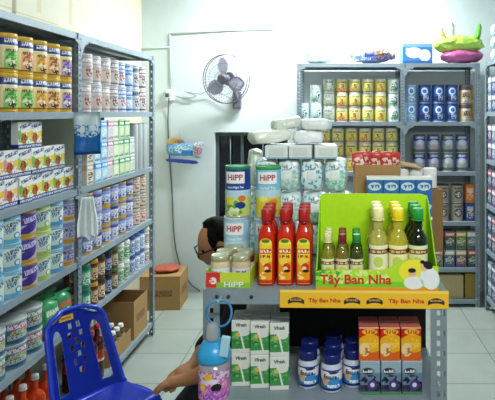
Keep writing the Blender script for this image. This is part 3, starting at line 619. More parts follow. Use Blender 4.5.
# ------------------------------------------------------------ fan wall
fc = at(226, 79, 4.52); D = Vector((-.28, -1, -.06)).normalized()
fan = thing('wall_fan', 'grey wall-mounted fan with round wire cage beside the blocked window', 'fan', fc); fan.rotation_euler = D.to_track_quat('-Y', 'Z').to_euler()
CG, FB = mat('#7d7c8c', .4, .2), mat('#6c6878', .45)
bm = bmesh.new()
for R_, y in ((.205, .02), (.203, -.02), (.13, -.055), (.065, -.07)):
    bm_tube(bm, [(R_*math.cos(a), y, R_*math.sin(a)) for a in [2*PI*i/40 for i in range(40)]], .0042 if R_ > .2 else .0018, 6, closed=True)
for i in range(44):
    a = 2*PI*i/44; c, s = math.cos(a), math.sin(a)
    bm_tube(bm, [(.04*c, -.072, .04*s), (.12*c, -.058, .12*s), (.18*c, -.035, .18*s), (.204*c, -.01, .204*s), (.19*c, .035, .19*s), (.07*c, .06, .07*s)], .0013, 4)
ob('wire_cage', mesh_of(bm, CG, True), fan)
ob('cage_badge', lathe_me([(.042, 0), (.042, .006), (.03, .012)], FB, 24), fan, (0, -.068, 0), (PI/2, 0, 0))
for k in range(3):
    bm = bmesh.new(); pts = []
    for i in range(7):
        for j in range(5):
            r_ = .035+.145*i/6; wv = math.sin(PI*min(1, (i+1.2)/7))*.55+.25; a = (j/4-.5)*wv*1.5
            pts.append(bm.verts.new((r_*math.cos(a), -.02+.03*(j/4-.5), r_*math.sin(a))))
    for i in range(6):
        for j in range(4): bm.faces.new((pts[i*5+j], pts[i*5+j+1], pts[(i+1)*5+j+1], pts[(i+1)*5+j]))
    bmesh.ops.solidify(bm, geom=bm.faces[:], thickness=.002)
    ob('blade', mesh_of(bm, mat('#c4c2d0', .3), True), fan, (0, 0, 0), (0, 2*PI*k/3+.4, 0))
ob('blade_hub', lathe_me([(.038, -.01), (.038, .03), (.02, .042)], FB, 20), fan, (0, -.005, 0), (PI/2, 0, 0))
ob('motor_housing', lathe_me([(.058, 0), (.062, .04), (.05, .09), (.03, .1)], FB, 24), fan, (0, .045, 0), (-PI/2, 0, 0))
inv = fan.rotation_euler.to_matrix().inverted()
pl = lambda p: inv @ (Vector(p)-fc)
bp = at(237, 96, YB-.03)
o = ob('wall_bracket', box_me(.075, .05, .15, mat('#5f5d6b', .45), .01, 3, z0=-.11), fan); o.location = pl((bp.x, YB-.028, bp.z)); o.rotation_euler = inv.to_euler()
ob('neck_joint', tube_me([(0, .12, -.01), pl((bp.x, YB-.06, bp.z-.02)), pl((bp.x, YB-.04, bp.z-.05))], .018, FB), fan)
cable = tag(ob('power_cable', tube_me(curve_pts([wp(172, 95), wp(185, 98, .02), wp(196, 96, .03), wp(186, 92, .02), wp(200, 94, .03), wp(212, 90, .04), wp(232, 99, .05)]), .004, mat('#8a9494', .5), 6)), 'coiled pale cable from the socket to the wall fan', 'cable')
sk = thing('wall_socket', 'white socket box on the fan wall with two cables plugged in', 'socket', wp(171, 95, 0)); ob('socket_box', box_me(.075, .03, .10, WHITE, .004, 2, z0=-.05), sk, (0, -.015, 0)); ob('plug', box_me(.03, .03, .035, mat('#4c5254', .5), .004, z0=-.02), sk, (-.02, -.045, .0))
tag(ob('dark_cable', tube_me(curve_pts([wp(169, 98, .03), wp(168, 120), wp(169, 150), wp(172, 195), wp(174, 235), wp(179, 262), wp(190, 283), wp(200, 291)]), .005, mat('#4c585a', .5), 6)), 'long dark cable running down the fan wall behind the carton', 'cable')
# hanging packets
hp = at(183, 150, YB-.05); t = thing('hanging_packets', 'blue packets hanging on the fan wall between rack and window', 'packets', (hp.x, YB-.05, hp.z))
def packet(w_, h_, base, sh, seed): return soft_me(w_, .02, h_, label_mat('pk', base, sh, .25), .3, .006, seed, 8)
ob('packet', packet(.16, .16, '#5aa0d4', [('r', -.02, .13, .08, .03, '#c8a45c'), ('n', .03, .12, .04, .02, '#a85048'), ('n', 0, .06, .07, .04, '#b8d8ea')], 1), t, (-.07, .01, -.05), (0, .05, 0), label='blue packet with yellow top')
ob('packet', packet(.22, .11, '#6cb4e0', [('n', 0, .06, .10, .04, '#d8ecf4'), ('r', .03, .03, .06, .02, '#3c84cc')], 2), t, (.02, -.012, -.05), (0, .08, 0), label='light blue wide packet')
ob('packet', packet(.09, .15, '#a8b4c8', [('n', .0, .07, .035, .04, '#b8403c'), ('n', -.01, .12, .04, .02, '#e8ecf0')], 3), t, (.125, -.02, -.07), (0, .18, 0), label='silvery packet with red picture')
ob('hanger_bar', soft_me(.29, .024, .035, mat('#2c4ca4', .3), .3, .003, 4), t, (-.01, -.005, -.115), (0, .08, 0), label='dark blue lower edge')
ob('hook', tube_me([(-.02, .045, .20), (-.02, .0, .19), (-.02, 0, .08)], .002, STEEL, 6), t)
# carton on the floor in the corner
open_carton('brown carton with reddish top on the floor in the corner', (-1.42, 4.50, .0), .06, .32, .30, .27, (1, 1, 0, 0), closed=True)
p = soft_me(.22, .18, .04, mat('#a8503c', .6), .4, .01, 5); o = ob('red_cloth_bundle', p, None, (-1.40, 4.50, .282), (0, 0, .3)); tag(o, 'flat reddish bundle lying on the corner carton', 'bundle')

# ------------------------------------------------------------ display counter rack
ZT, ZS = 1.14, .85
A0, A1 = Vector((-.341, 1.400)), Vector((.287, 1.385))
ang = math.atan2(A1.y-A0.y, A1.x-A0.x); TL = (A1-A0).length; TD = .62
ux, uy = Vector((math.cos(ang), math.sin(ang))), Vector((-math.sin(ang), math.cos(ang)))
def tb(a, b, z): p = A0+ux*a+uy*b; return (p.x, p.y, z)      # along, into the counter
def inv_t(x, y):
    d = Vector((x, y))-A0; return d.dot(ux), d.dot(uy)
tr = thing('display_counter_rack', 'low grey slotted-angle display rack with two shelves of goods', 'shelving rack', (A0.x, A0.y, 0), (0, 0, ang))
for px, sx in ((0, 1), (TL, -1)):
    for fy, sy in ((0, 1), (TD, -1)): ob('upright_post', angle_post(ZT-.001, .042, sx, sy), tr, (px, fy, 0))
sm = shelf_me(TL, TD-.004, GREYL, .038)
for z in (ZT, ZS, .45, .12):
    me_ = sm if z == ZT else shelf_me(TL-.008, TD-.008, GREYL, .034); ob('shelf', me_, tr, (TL/2, TD/2, z))
ob('back_panel', box_me(TL-.01, .006, .95, mat('#0f0e0e', .8), 0, z0=.12), tr, (TL/2, TD+.004, 0), label='board closing the back, bay shade put into its near-black colour')  # near-black colour carries the shade of the rack interior
ob('back_panel', box_me(TL-.012, .005, ZT-.042-ZS, mat('#0f0e0e', .8), 0), tr, (TL/2, .335, ZS+.001), label='added near-black board standing in for the shade inside the lower bay')  # sheet added inside the bay; its near-black colour imitates the shade there
for x in (.035, .065, .125): ob('rivet', lathe_me([(.005, 0), (.005, .001), (.003, .0025)], mat('#2c3034', .5), 10), tr, (x, -.0005, ZT-.018), (PI/2, 0, 0))
# printed shelf strip
YEL, RED_T, GRN, OVAL = mat('#f2b72c', .45), mat('#c8321c', .5), mat('#55c832', .45), mat('#3a2a22', .5)
sa = inv_t(*on(280, 290, ZT)[:2])[0]
strip = thing('shelf_edge_strip', 'yellow printed strip along the display rack edge reading Tay Ban Nha', 'shelf strip', tb(0, -.003, ZT-.044), (0, 0, ang))
strip['label'] = 'yellow printed paper strip with red lettering along the display rack edge'
sl = TL+.004-sa
ob('paper_band', box_me(sl, .0015, .046, label_mat('strip', '#f4bf30', [('r', 0, .042, 1, .003, '#f8d860')]), 0), strip, (sa+sl/2, 0, 0))
def oval_badge(par, x, y, z, w_, h_, col=OVAL):
    bm = bmesh.new(); n = 14; tp = [];
    for i in range(n+1):
        u = i/n*2-1; arc = -.25*h_*2*u*u
        tp.append(((u*w_/2, arc+h_/2*(1-.25*u*u)), (u*w_/2, arc-h_/2*(1-.25*u*u))))
    a = [bm.verts.new((p[0], -.0004, p[1])) for p, q in tp]; b = [bm.verts.new((q[0], -.0004, q[1])) for p, q in tp]
    for i in range(n): bm.faces.new((a[i], a[i+1], b[i+1], b[i]))
    o = ob('oval_badge', mesh_of(bm, col), par, (x, y, z))
    ob('badge_lettering', text_me('BORGES', w_*.7, h_*.38, mat('#d8b878', .5), None, .0008, h_*.05), o, (0, 0, -.0005))
for px in (297, 352, 374, 434):
    a = inv_t(*on(px, 295, ZT-.02)[:2])[0]; oval_badge(strip, a, -.001, .021, .042, .013)
for px, wpx in ((325, 33), (405, 37)):
    a = inv_t(*on(px, 295, ZT-.02)[:2])[0]; ob('lettering', text_me('Tây Ban Nha', wpx/400, .014, RED_T), strip, (a, -.0012, .018))

# --- jars in a cardboard tray
GLASSY = mat('#e8e0c8', .15)
tray = thing('jar_tray', 'yellow and green cardboard tray of baby food jars on the display rack', 'tray', tb(.062, .062, ZT+.0003), (0, 0, ang-.03))
bm = bmesh.new(); bm_box(bm, -.058, .058, -.05, .085, 0, .002)
for a in ((-.058, .058, -.05, -.048, .040), (-.058, .058, .083, .085, .05), (-.058, -.056, -.048, .083, .045), (.056, .058, -.048, .083, .045)): bm_box(bm, a[0], a[1], a[2], a[3], .002, a[4])
me = mesh_of(bm, label_mat('tray', '#c8dc3c', [('r', -.039, .022, .0185, .03, '#d8302c'), ('n', -.039, .018, .010, .009, '#f4e8e0'), ('r', .02, .005, .05, .009, '#8cc43c'), ('r', .07, .02, .01, .03, '#9ccc3c')], .5)); uv_box(me, .116, .135, .04); ob('tray_body', me, tray)
ob('lettering', text_me('HiPP', .052, .014, WHITE), tray, (.016, -.0508, .010))
def jarp(lab, cont):
    r, h = .0255, .078
    b = lathe_me([(r*.85, 0), (r, .004), (r, .052), (r*.93, .060), (r*.84, .064)], mat(cont, .15), 48, R=r)
    s = sleeve(r*1.006, .008, .046, lab)
    l = lathe_me([(r*.92, .062), (r*.95, .063), (r*.95, .074), (r*.88, .077), (r*.7, .0765)], mat('#c4c8a4', .3, .5), 24)
    return Proto('baby_food_jar', 'jar', [('glass_body', b), ('paper_label', s), ('lid', l)])
J1 = jarp(label_mat('jl', '#dfe6e8', [('e', 0, .02, .012, .008, '#8cb8d8'), ('t', 0, .034, .014, .004, '#3c4c8c')]), '#d8c8a0'); J2 = jarp(label_mat('jl2', '#d8dce0', [('n', 0, .02, .014, .01, '#b8c87c'), ('t', 0, .036, .014, .004, '#3c5c8c')]), '#cdb890'); J3 = jarp(label_mat('jl3', '#dcdcdc', [('n', 0, .02, .014, .01, '#c88c5c')]), '#5c3220')
for i, (a, b, q, d) in enumerate(((.034, .042, J1, 'front row of the tray beside the red logo'), (.090, .044, J2, 'front row of the tray beside the red sauce'), (.036, .091, J1, 'second row of the tray behind the logo jar'), (.091, .096, J3, 'second row of the tray with brown contents'), )):
    q.put(tb(a, b, ZT+.003), ang+rnd.uniform(-.2, .2), f"baby food jar with pale gold lid, {d}", 'baby food jars on the display rack')
J1.put(tb(.050, .150, ZT+.0003), ang, 'baby food jar with pale gold lid, loose behind the tray', 'baby food jars on the display rack')

# --- tea canisters
def canister(top, bands, sub):
    r, h = .0375, .150
    s = [('r', 0, h*.5, .3, h, '#4fa4e0')]+bands
    p = can(r, h, '#4fa4e0', s, top, .010, '#c8ccce', 'tea_canister'); p.cat = 'canister'
    p.parts[0][4].append(('logo_patch', sleeve(r*1.01, .100, .134, mat('#f4f6f4', .4), -.85, .75, 14)))
    p.parts[0][4].append(('logo_lettering', text_me('HiPP', .046, .017, mat('#a8284c', .5), r*1.022), (0, 0, .118)))
    p.parts[0][4].append(('lettering', text_me(sub, .05, .008, mat('#f2f6fa', .5), r*1.012), (0, 0, .088)))
    return p
K1 = canister('#2c8c5c', [('r', 0, .118, .3, .022, '#1c3f8c'), ('r', 0, .09, .3, .014, '#1f4a9c'), ('r', 0, .07, .3, .010, '#b8dcf0'), ('r', 0, .025, .3, .035, '#cfe07c'), ('n', -.01, .03, .04, .026, '#5cae44'), ('e', -.02, .05, .012, .01, '#f0dc3c'), ('e', .02, .056, .012, .009, '#e0803c'), ('e', .016, .036, .016, .010, '#1f3f8c'), ('n', -.005, .018, .02, .014, '#eef4e0')], 'Good Night Tea')
K2 = canister('#3c9c5c', [('r', 0, .10, .3, .05, '#7cc4e4'), ('r', 0, .07, .3, .012, '#b8e0ec'), ('r', 0, .026, .3, .034, '#d8d83c'), ('n', -.012, .035, .03, .022, '#f0c83c'), ('e', .018, .045, .014, .011, '#e8903c'), ('n', .01, .02, .02, .014, '#4ca04c'), ('e', -.015, .056, .014, .008, '#f4ec7c')], 'Herbal Tea')
K3 = canister('#c8d4dc', [('r', 0, .10, .3, .05, '#9cd0e8'), ('r', 0, .06, .3, .02, '#c8e8f0'), ('r', 0, .02, .3, .026, '#c8dc6c'), ('e', 0, .045, .02, .012, '#e8d83c'), ('n', 0, .02, .04, .014, '#7cb85c')], 'Fennel Tea')
def cpos(x, Y): return ((x-VX)*Y/F, Y)
for x, top, dt in ((238, K1, 'navy blue'), (268.5, K2, 'sky blue and yellow')):
    X, Y = cpos(x, 1.615 if x < 250 else 1.605)
    K3.put((X-.004, Y, ZT+.0003), ang-.02, f"pale blue tea canister underneath the {dt} one", 'tea canisters on the display rack')
    top.put((X, Y, ZT+.1508), -.05 if x < 250 else .05, f"{dt} tea canister with green lid stacked on a pale one", 'tea canisters on the display rack')

# --- red sauce bottles
SAUCE = mat('#d22a0e', .12, trans=.1)
def sauce():
    r, h, nr = .0225, .200, .0115
    prof = [(r*.86, 0), (r*.98, .002), (r, .006), (r, .125), (r*.96, .134), (r*.82, .144), (nr*1.25, .152), (nr*1.05, .160), (nr, .178)]
    b = lathe_me(prof, SAUCE, 48, sq=3.2, R=r)
    c = lathe_me([(nr*1.25, .168), (nr*1.32, .170), (nr*1.32, .198), (nr*1.2, .200)], mat('#b01818', .35), 20)
    k = lathe_me([(nr*1.18, .160), (nr*1.18, .168)], mat('#7c1010', .3), 20)
    lm = label_mat('sauce_label', '#f4d428', [('r', 0, .116, .0165, .006, '#f8e468'), ('e', 0, .119, .011, .005, '#5a7c1c'), ('r', 0, .032, .0165, .032, '#f29a1c'), ('e', -.004, .07, .012, .016, '#f8d84c'), ('r', 0, .092, .0155, .0065, '#c83018'), ('t', 0, .092, .014, .004, '#fff0d8'), ('t', 0, .078, .014, .004, '#a82c14'), ('e', .005, .050, .010, .011, '#d8361c'), ('e', .002, .046, .006, .006, '#f6e0a8'), ('e', .006, .040, .009, .004, '#3c1c10'), ('n', -.006, .028, .010, .010, '#fbe88c'), ('r', 0, .012, .0165, .004, '#c8301c')], .3)
    bm = bmesh.new(); prev = None; n = 14
    for i in range(n+1):
        x = -.0165+.033*i/n; y = -(r**3.2-abs(x)**3.2)**(1/3.2)-.0012; zt = .112+.014*math.sqrt(max(0, 1-(x/.0165)**2))
        col = [bm.verts.new((x, y, z)) for z in (.006, zt)]
        if prev: bm.faces.new((prev[0], col[0], col[1], prev[1]))
        prev = col
    me = mesh_of(bm, lm)
    uvl = me.uv_layers.new(name='UVMap')
    for p in me.polygons:
        for li in p.loop_indices: vc = me.vertices[me.loops[li].vertex_index].co; uvl.data[li].uv = (vc.x, vc.z)
    return Proto('chili_sauce_bottle', 'bottle', [('bottle_body', b), ('cap', c, (0, 0, 0), (0, 0, 0), [('neck_seal', k)]), ('paper_label', me)])
SA = sauce()
for r_ in range(3):
    for i, x in enumerate((267, 285.5, 304)):
        p = on(x, 283.5, ZT); a, b = inv_t(p.x, p.y)
        SA.put(tb(a-.002*r_, b+.0475*r_, ZT+.0003), ang+.02+rnd.uniform(-.05, .05), f"red chili sauce bottle with yellow label, {['front', 'second', 'rear'][r_]} row, {['beside the jar tray', 'middle file', 'beside the green display box'][i]}", 'red chili sauce bottles on the display rack')

# --- olive oil display box
LIME = mat('#b6e80c', .5); LIMED = mat('#8fce1c', .5)
d0 = inv_t(*on(316, 289, ZT)[:2]); d1 = inv_t(*on(438, 290, ZT)[:2]); DW = d1[0]-d0[0]; DD = .192; DH = .220
db = thing('display_box', 'lime green cardboard display box with picture front holding olive oil bottles', 'display box', tb(d0[0], .006, ZT+.0003), (0, 0, ang))
ob('tray_floor', box_me(DW-.002, DD-.002, .003, LIMED, 0), db, (DW/2, DD/2, 0))
ob('back_panel', poly_me([(0, 0), (DW, 0), (DW, DH-.006), (DW-.02, DH), (.012, DH), (0, DH-.01)], .003, LIME), db, (0, DD-.003, 0))
for x, nm in ((0, 'a'), (DW-.003, 'b')):
    me = poly_me([(0, 0), (DD-.004, 0), (DD-.004, DH-.008), (DD-.03, DH-.02), (.045, .08), (0, .050)], .003, LIMED); ob('side_panel', me, db, (x+.003, .002, 0), (0, 0, PI/2))
# front panel: green lower band, swelling to the picture of a mother and child
fp = [(0, .0), (DW, 0), (DW, .062)]+[(DW*(1-u), .052+.030*math.sin(PI*min(1, (u)/.42))*(u < .42)) for u in [i/18 for i in range(1, 18)]]+[(0, .046)]
fo = ob('front_panel', poly_me(fp, .003, label_mat('front', '#b4e030', [('n', .02, .03, .05, .03, '#3cae2c'), ('r', .11, .012, .25, .010, '#7cd02c'), ('e', .255, .05, .04, .03, '#f0e43c'), ('r', .21, .004, .3, .004, '#e8a02c'), ('n', .10, .035, .09, .02, '#d8f08c')], .45)), db, (0, -.003, 0))
ob('lettering', text_me('Tây Ban Nha', .185, .032, RED_T), fo, (.103, -.0006, .024))
def disc(par, name, x, z, a, b, m, y=-.0006, rot=0):
    bm = bmesh.new(); vs = [bm.verts.new((a*math.cos(t_)*math.cos(rot)-b*math.sin(t_)*math.sin(rot), 0, a*math.cos(t_)*math.sin(rot)+b*math.sin(t_)*math.cos(rot))) for t_ in [2*PI*i/20 for i in range(20)]]; bm.faces.new(vs)
    ob(name, mesh_of(bm, m), par, (x, y, z))
SKN, BLK = mat('#e8b48c', .5), mat('#1c1410', .5)
disc(fo, 'printed_figure', DW*.80, .020, .026, .017, WHITE); disc(fo, 'printed_figure', DW*.93, .032, .024, .030, WHITE, rot=.4)
disc(fo, 'printed_figure', DW*.79, .046, .010, .010, SKN, -.0009); disc(fo, 'printed_figure', DW*.785, .052, .010, .006, BLK, -.0012)
disc(fo, 'printed_figure', DW*.885, .060, .009, .010, SKN, -.0009); disc(fo, 'printed_figure', DW*.915, .066, .013, .010, BLK, -.0012, -.5)
disc(fo, 'printed_figure', DW*.87, .074, .006, .005, BLK, -.0012)
def oil(r, h, nr, nz_, liq, cap, lab, sash):
    lm = label_mat('oil_label', lab, [('r', 0, h*.46, .1, h*.03, '#6c2c1c'), ('t', 0, h*.46, r, h*.016, '#e8c87c'), ('e', 0, h*.33, r*.5, h*.07, '#c0d860'), ('r', 0, h*.19, .1, h*.012, sash)], .4)
    return bottle_proto('olive_oil_bottle', r, h, nr, nz_, h*.14, mat(liq, .06, trans=.6), mat(cap, .35), [('paper_label', sleeve(r*1.005, h*.16, h*.54, lm))])
SM = [oil(.0175, .135, .009, .100, '#b8b83c', '#dcdca0', '#e8ecc0', '#8c9c3c'), oil(.0175, .135, .009, .100, '#a89c3c', '#7c1c24', '#e8dcb8', '#a83c2c'), oil(.0175, .135, .009, .100, '#5c6c24', '#2c8c3c', '#d8e4b8', '#3c7c3c')]
TLB = [oil(.0252, .203, .0125, .146, '#eae474', '#efe9a8', '#f0f2c8', '#b8b83c'), oil(.0252, .203, .0125, .146, '#ece44c', '#f4dc1c', '#f4f0b0', '#c8b82c'), oil(.0252, .203, .0125, .146, '#22301a', '#1f9a3c', '#e0e8b8', '#3c8c3c')]
cn = ['cream-capped', 'dark-red-capped', 'green-capped']
for r_ in range(3):
    for i in range(3):
        SM[i].put(tb(d0[0]+.030+.038*i, .032+.037*r_, ZT+.0036), ang+rnd.uniform(-.2, .2), f"small {cn[i]} olive oil bottle, {['front', 'second', 'rear'][r_]} row of the display box", 'small olive oil bottles in the display box')
cn = ['cream-capped', 'yellow-capped', 'dark green']
for r_ in range(3):
    for i in range(3):
        TLB[i].put(tb(d0[0]+.163+.052*i, .036+.052*r_, ZT+.0036), ang+rnd.uniform(-.2, .2), f"tall {cn[i]} olive oil bottle, {['front', 'second', 'rear'][r_]} row of the display box", 'tall olive oil bottles in the display box')

# --- pile of wipe packs
wl = [label_mat('wipes', '#dceef0', [('n', 0, .05, .07, .05, c1), ('n', .01, .03, .05, .03, c2), ('e', -.01, .055, .02, .014, '#f4fafa'), ('t', .005, .078, .018, .004, '#c86c64'), ('n', .02, .09, .03, .02, '#f2f8f8')], .25) for c1, c2 in (('#7cc4d8', '#a8d8c0'), ('#5cb4d8', '#d8ecf0'), ('#98cfe0', '#c0dcc0'))]
def wipe(w_, d_, h_, m, seed, puff=.25): 
    return Proto('wipes_pack', 'pack', [('pack_body', soft_me(w_, d_, h_, m, puff, .0035, seed, 9)), ('resealable_label', soft_me(w_*.4, .003, h_*.3, mat('#eef4f4', .3), .2, .0004, seed, 4), (0, -d_/2+.0005, h_*.35))])
Yp = 1.76
def px_(x): return (x-VX)*Yp/F
for i, x in enumerate((263, 289, 315, 340)):
    wipe(.086, .11, .10, wl[i % 3], i).put((px_(x), Yp+.01, ZT+.001), 0, f"blue and white wipes pack in the bottom layer, {ORD[i+1]} from the tea canisters", 'wipes packs in the pile')
    wipe(.086, .11, .10, wl[(i+1) % 3], i+9).put((px_(x), Yp+.005, ZT+.103), rnd.uniform(-.05, .05), f"blue and white wipes pack in the second layer, {ORD[i+1]} counted from the tea canisters", 'wipes packs in the pile')
for i, x in enumerate((267, 290, 313, 336)):
    wipe(.072, .10, .106, wl[(i*2) % 3], i+20, .2).put((px_(x), Yp, ZT+.206), rnd.uniform(-.08, .08), f"upright patterned wipes pack in the third layer, {ORD[i+1]} counted from the tea canisters", 'wipes packs in the pile')
SB = mat('#dfe8e6', .45)
for i, x in enumerate((279, 302, 325)):
    t = thing('white_carton', f"small white carton lying end-on above the wipes, {ORD[i+1]} counted from the window", 'box', (px_(x), Yp-.005, ZT+.313), (0, .0, rnd.uniform(-.1, .1)), 'small white cartons on the wipes pile')
    ob('box_body', box_me(.072, .13, .042, label_mat('wc', '#dfe8e6', [('n', 0, .02, .02, .010, '#a86c5c'), ('r', 0, .003, .04, .003, '#9cc8d8')]), .003, 2), t); ob('end_label', box_me(.045, .001, .024, mat('#d2dcd8', .4), 0), t, (0, -.0652, .009))
for i, (x, y, z, w_, d_, h_, ty, rz) in enumerate(((270, 0, .361, .13, .10, .042, -.10, .45), (308, .01, .358, .10, .09, .040, 0, .05), (286, .035, .405, .10, .09, .036, -.16, .3), (316, .02, .402, .10, .08, .036, .02, -.1))):
    wipe(w_, d_, h_, mat(['#e6ece2', '#e8eef0', '#d6e0d4', '#e4ecec'][i], .3), 40+i, .2).put((px_(x), Yp+y, ZT+z), rz, f"plain white pack thrown on top of the wipes pile, {['tilted towards the window', 'flat in the middle', 'upper tilted one', 'topmost flat one'][i]}", 'plain packs on top of the wipes pile', (0, ty))
wipe(.05, .10, .13, mat('#cfdccc', .3), 51, .25).put((px_(252), Yp+.08, ZT+.205), .2, 'pale green pack leaning at the window end of the pile', 'wipes packs in the pile')
wipe(.086, .10, .204, wl[2], 55, .2).put((px_(252), Yp+.13, ZT+.001), .0, 'tall pale pack standing behind the tea canisters', 'wipes packs in the pile')

# --- milk cartons, open carton behind the display box
MC = label_mat('milk_carton', '#2f6cb8', [('e', 0, .096, .021, .013, '#cfe0ee'), ('t', 0, .096, .015, .006, '#3c6cb0'), ('n', 0, .035, .024, .02, '#b8d8ec')], .3)
def four_pack(label, loc, rz):
    t = thing('milk_four_pack', label, 'milk pack', loc, (0, 0, rz), 'blue milk four-packs on the display rack')
    cm = box_me(.051, .04, .122, MC, .001)
    for i in range(4): ob('milk_carton', cm, t, (-.0785+.0523*i, 0, 0))
    ob('white_wrap_band', box_me(.2085, .0425, .010, mat('#eaf0f0', .3), .001), t, (0, 0, .1165)); return t
fx = (399-VX)*1.73/F
four_pack('blue and white milk four-pack at the bottom behind the display box', (fx, 1.735, ZT+.0003), ang*.3)
four_pack('blue and white milk four-pack stacked on top behind the display box', (fx, 1.735, ZT+.1273), ang*.3)
ctn = open_carton('open brown carton of red sachets behind the display box', ((376-VX)*1.86/F, 1.86, ZT+.0003), 0, .15, .16, .285, (0, 1, 0, 1), fa=.30)
for i in range(6):
    o = ob('red_sachet', soft_me(.045, .014, .09, label_mat('rs', '#c83c34', [('n', 0, .05, .02, .02, '#f0dcd0'), ('r', 0, .01, .03, .006, '#e8e8e0')], .3), .2, .002, i, 5), None, ((376-VX)*1.86/F-.055+.022*i, 1.86+.03*((i % 2)-.5), ZT+.235), (.1*((i % 3)-1), .12*((i*7 % 3)-1), .2*((i % 2)-.5)))
    tag(o, f"red and white sachet sticking out of the open carton, {ORD[i+1]} from the wipes pile", 'sachet', 'red sachets in the open carton')
fill = ob('packing_paper', soft_me(.125, .135, .195, mat('#9c8c74', .8), .1, .003, 3, 6), None, ((376-VX)*1.86/F, 1.86, ZT+.006)); tag(fill, 'crumpled packing paper filling the open brown carton', 'paper')
ROLLW = Proto('tissue_roll', 'tissue roll', [('paper_roll', lathe_me([(.006, .0), (.0215, .0), (.0225, .003), (.0225, .063), (.0215, .066), (.006, .066)], mat('#e4e8e6', .7), 24)), ('roll_core', lathe_me([(.0058, .002), (.0058, .064)], mat('#9c8060', .8), 12))])
for i, x in enumerate((403, 417, 431)):
    ROLLW.put(((x-VX)*1.80/F, 1.775+.045, ZT+.2055), 0, f"white tissue roll behind the milk packs, {ORD[i+1]} counted from the brown carton", 'white tissue rolls', (PI/2*0, 0))
bx_ = open_carton('plain brown box under the tissue rolls', ((402-VX)*1.84/F+.062, 1.845, ZT+.0003), 0, .13, .14, .2005, (1, 1, 0, 0), BOXD, closed=True)

# --- lower shelf: soy milk cartons, nutrition bottles, fruit drink cartons
VS = label_mat('soy_carton', '#e9ede5', [('r', 0, .036, .1, .024, '#3f9a4c'), ('n', 0, .042, .024, .018, '#7cc06c'), ('e', .008, .056, .016, .010, '#e6eae2'), ('n', -.008, .034, .014, .012, '#2c7c3c'), ('e', -.008, .05, .006, .006, '#e0c060'), ('r', .002, .040, .0022, .034, '#f2f2ee', .22), ('r', 0, .006, .1, .005, '#e6eae2'), ('r', .043, .05, .012, .04, '#d8ddd4')], .35)
def soy(text='Vfresh'):
    w_, d_, h_ = .051, .036, .0885
    top = box_me(w_*.98, d_*.94, .0012, mat('#eef0ea', .4), 0)
    return Proto('soy_milk_carton', 'carton', [('carton_body', box_me(w_, d_, h_, VS, .001), (0, 0, 0), (0, 0, 0), [('lettering', text_me(text, .030, .010, mat('#23402c', .5)), (0, -d_/2-.0003, .077))]), ('folded_top', top, (0, 0, h_))])
SY = soy()
for r_ in range(2):
    for i, (x, y) in enumerate(((240, 387), (259, 389), (278.5, 391))):
        p = on(x, y, ZS); a, b = inv_t(p.x, p.y); b += .022+.044*r_
        for k in range(2):
            SY.put(tb(a-(0 if r_ == 0 else .004), b, ZS+.0003+.0905*k), ang+.10, f"green and white drink carton, {TIER[2][k]}, {['front', 'rear'][r_]} row, {['beside the hanging cup', 'middle file', 'beside the nutrition bottles'][i]}", 'green and white drink cartons on the lower shelf')
p = on(228, 380, ZS); a, b = inv_t(p.x, p.y)
t = thing('white_roll_pack', 'white wrapped pack standing behind the green drink cartons', 'pack', tb(.115, .25, ZS+.005), (0, 0, ang)); ob('pack_body', soft_me(.10, .08, .19, mat('#d4d8d2', .4), .2, .004, 3, 7), t); ob('clear_wrap_top', soft_me(.08, .05, .03, mat('#e2e6e4', .3), .4, .006, 6, 5), t, (0, 0, .18))
NAVY = mat('#17246c', .3)
def nutri():
    r, h = .0285, .100
    b = lathe_me([(r*.88, 0), (r*.98, .002), (r, .008), (r, .062), (r*.95, .068), (r*.78, .075), (r*.72, .079)], mat('#c9d2e4', .25), 48, R=r)
    lm = label_mat('nutri', '#eef1f5', [('r', 0, .020, .2, .014, '#2c7cc8'), ('r', .012, .028, .014, .014, '#3c94d8'), ('n', 0, .058, .03, .006, '#1c2c70'), ('e', -.014, .034, .010, .014, '#d8b48c'), ('r', 0, .0105, .2, .003, '#17246c'), ('t', .01, .020, .018, .004, '#f0f6fc'), ('r', 0, .060, .2, .002, '#27338c')], .3)
    s = sleeve(r*1.002, .008, .062, lm); tx = text_me('Ensure', .036, .012, mat('#1c2448', .5), r*1.026)
    c = lathe_me([(r*.84, .075), (r*.88, .076), (r*.88, .096), (r*.78, .100)], NAVY, 24)
    return Proto('nutrition_drink_bottle', 'bottle', [('bottle_body', b), ('wrap_label', s, (0, 0, 0), (0, 0, 0), [('lettering', tx, (0, 0, .045))]), ('cap', c)])
NU = nutri()
for r_ in range(3):
    for i, (x, y) in enumerate(((308, 387), (331.5, 391), (353, 386))):
        if r_ == 2 and i != 1: continue
        p = on(x, y, ZS); a, b = inv_t(p.x, p.y)
        NU.put(tb(a+(.002*r_ if i else -.0), b+.012+.061*r_, ZS+.0003), ang+rnd.uniform(-.15, .1), f"navy-capped nutrition drink bottle, {['front', 'second', 'rear'][r_]} row, {['beside the green cartons', 'middle file', 'beside the red drink cartons'][i]}", 'navy-capped nutrition drink bottles')
RD = label_mat('red_carton', '#cc241c', [('r', 0, .014, .1, .014, '#e0641c'), ('e', .004, .046, .034, .024, '#f4b01c'), ('n', .004, .046, .02, .014, '#f8d04c'), ('e', -.012, .03, .014, .018, '#f2d898'), ('n', -.010, .022, .014, .014, '#c86c2c'), ('e', .002, .077, .020, .008, '#f4cf2c'), ('t', .004, .077, .014, .005, '#d8361c'), ('r', 0, .088, .1, .002, '#e8cfc0')], .3)
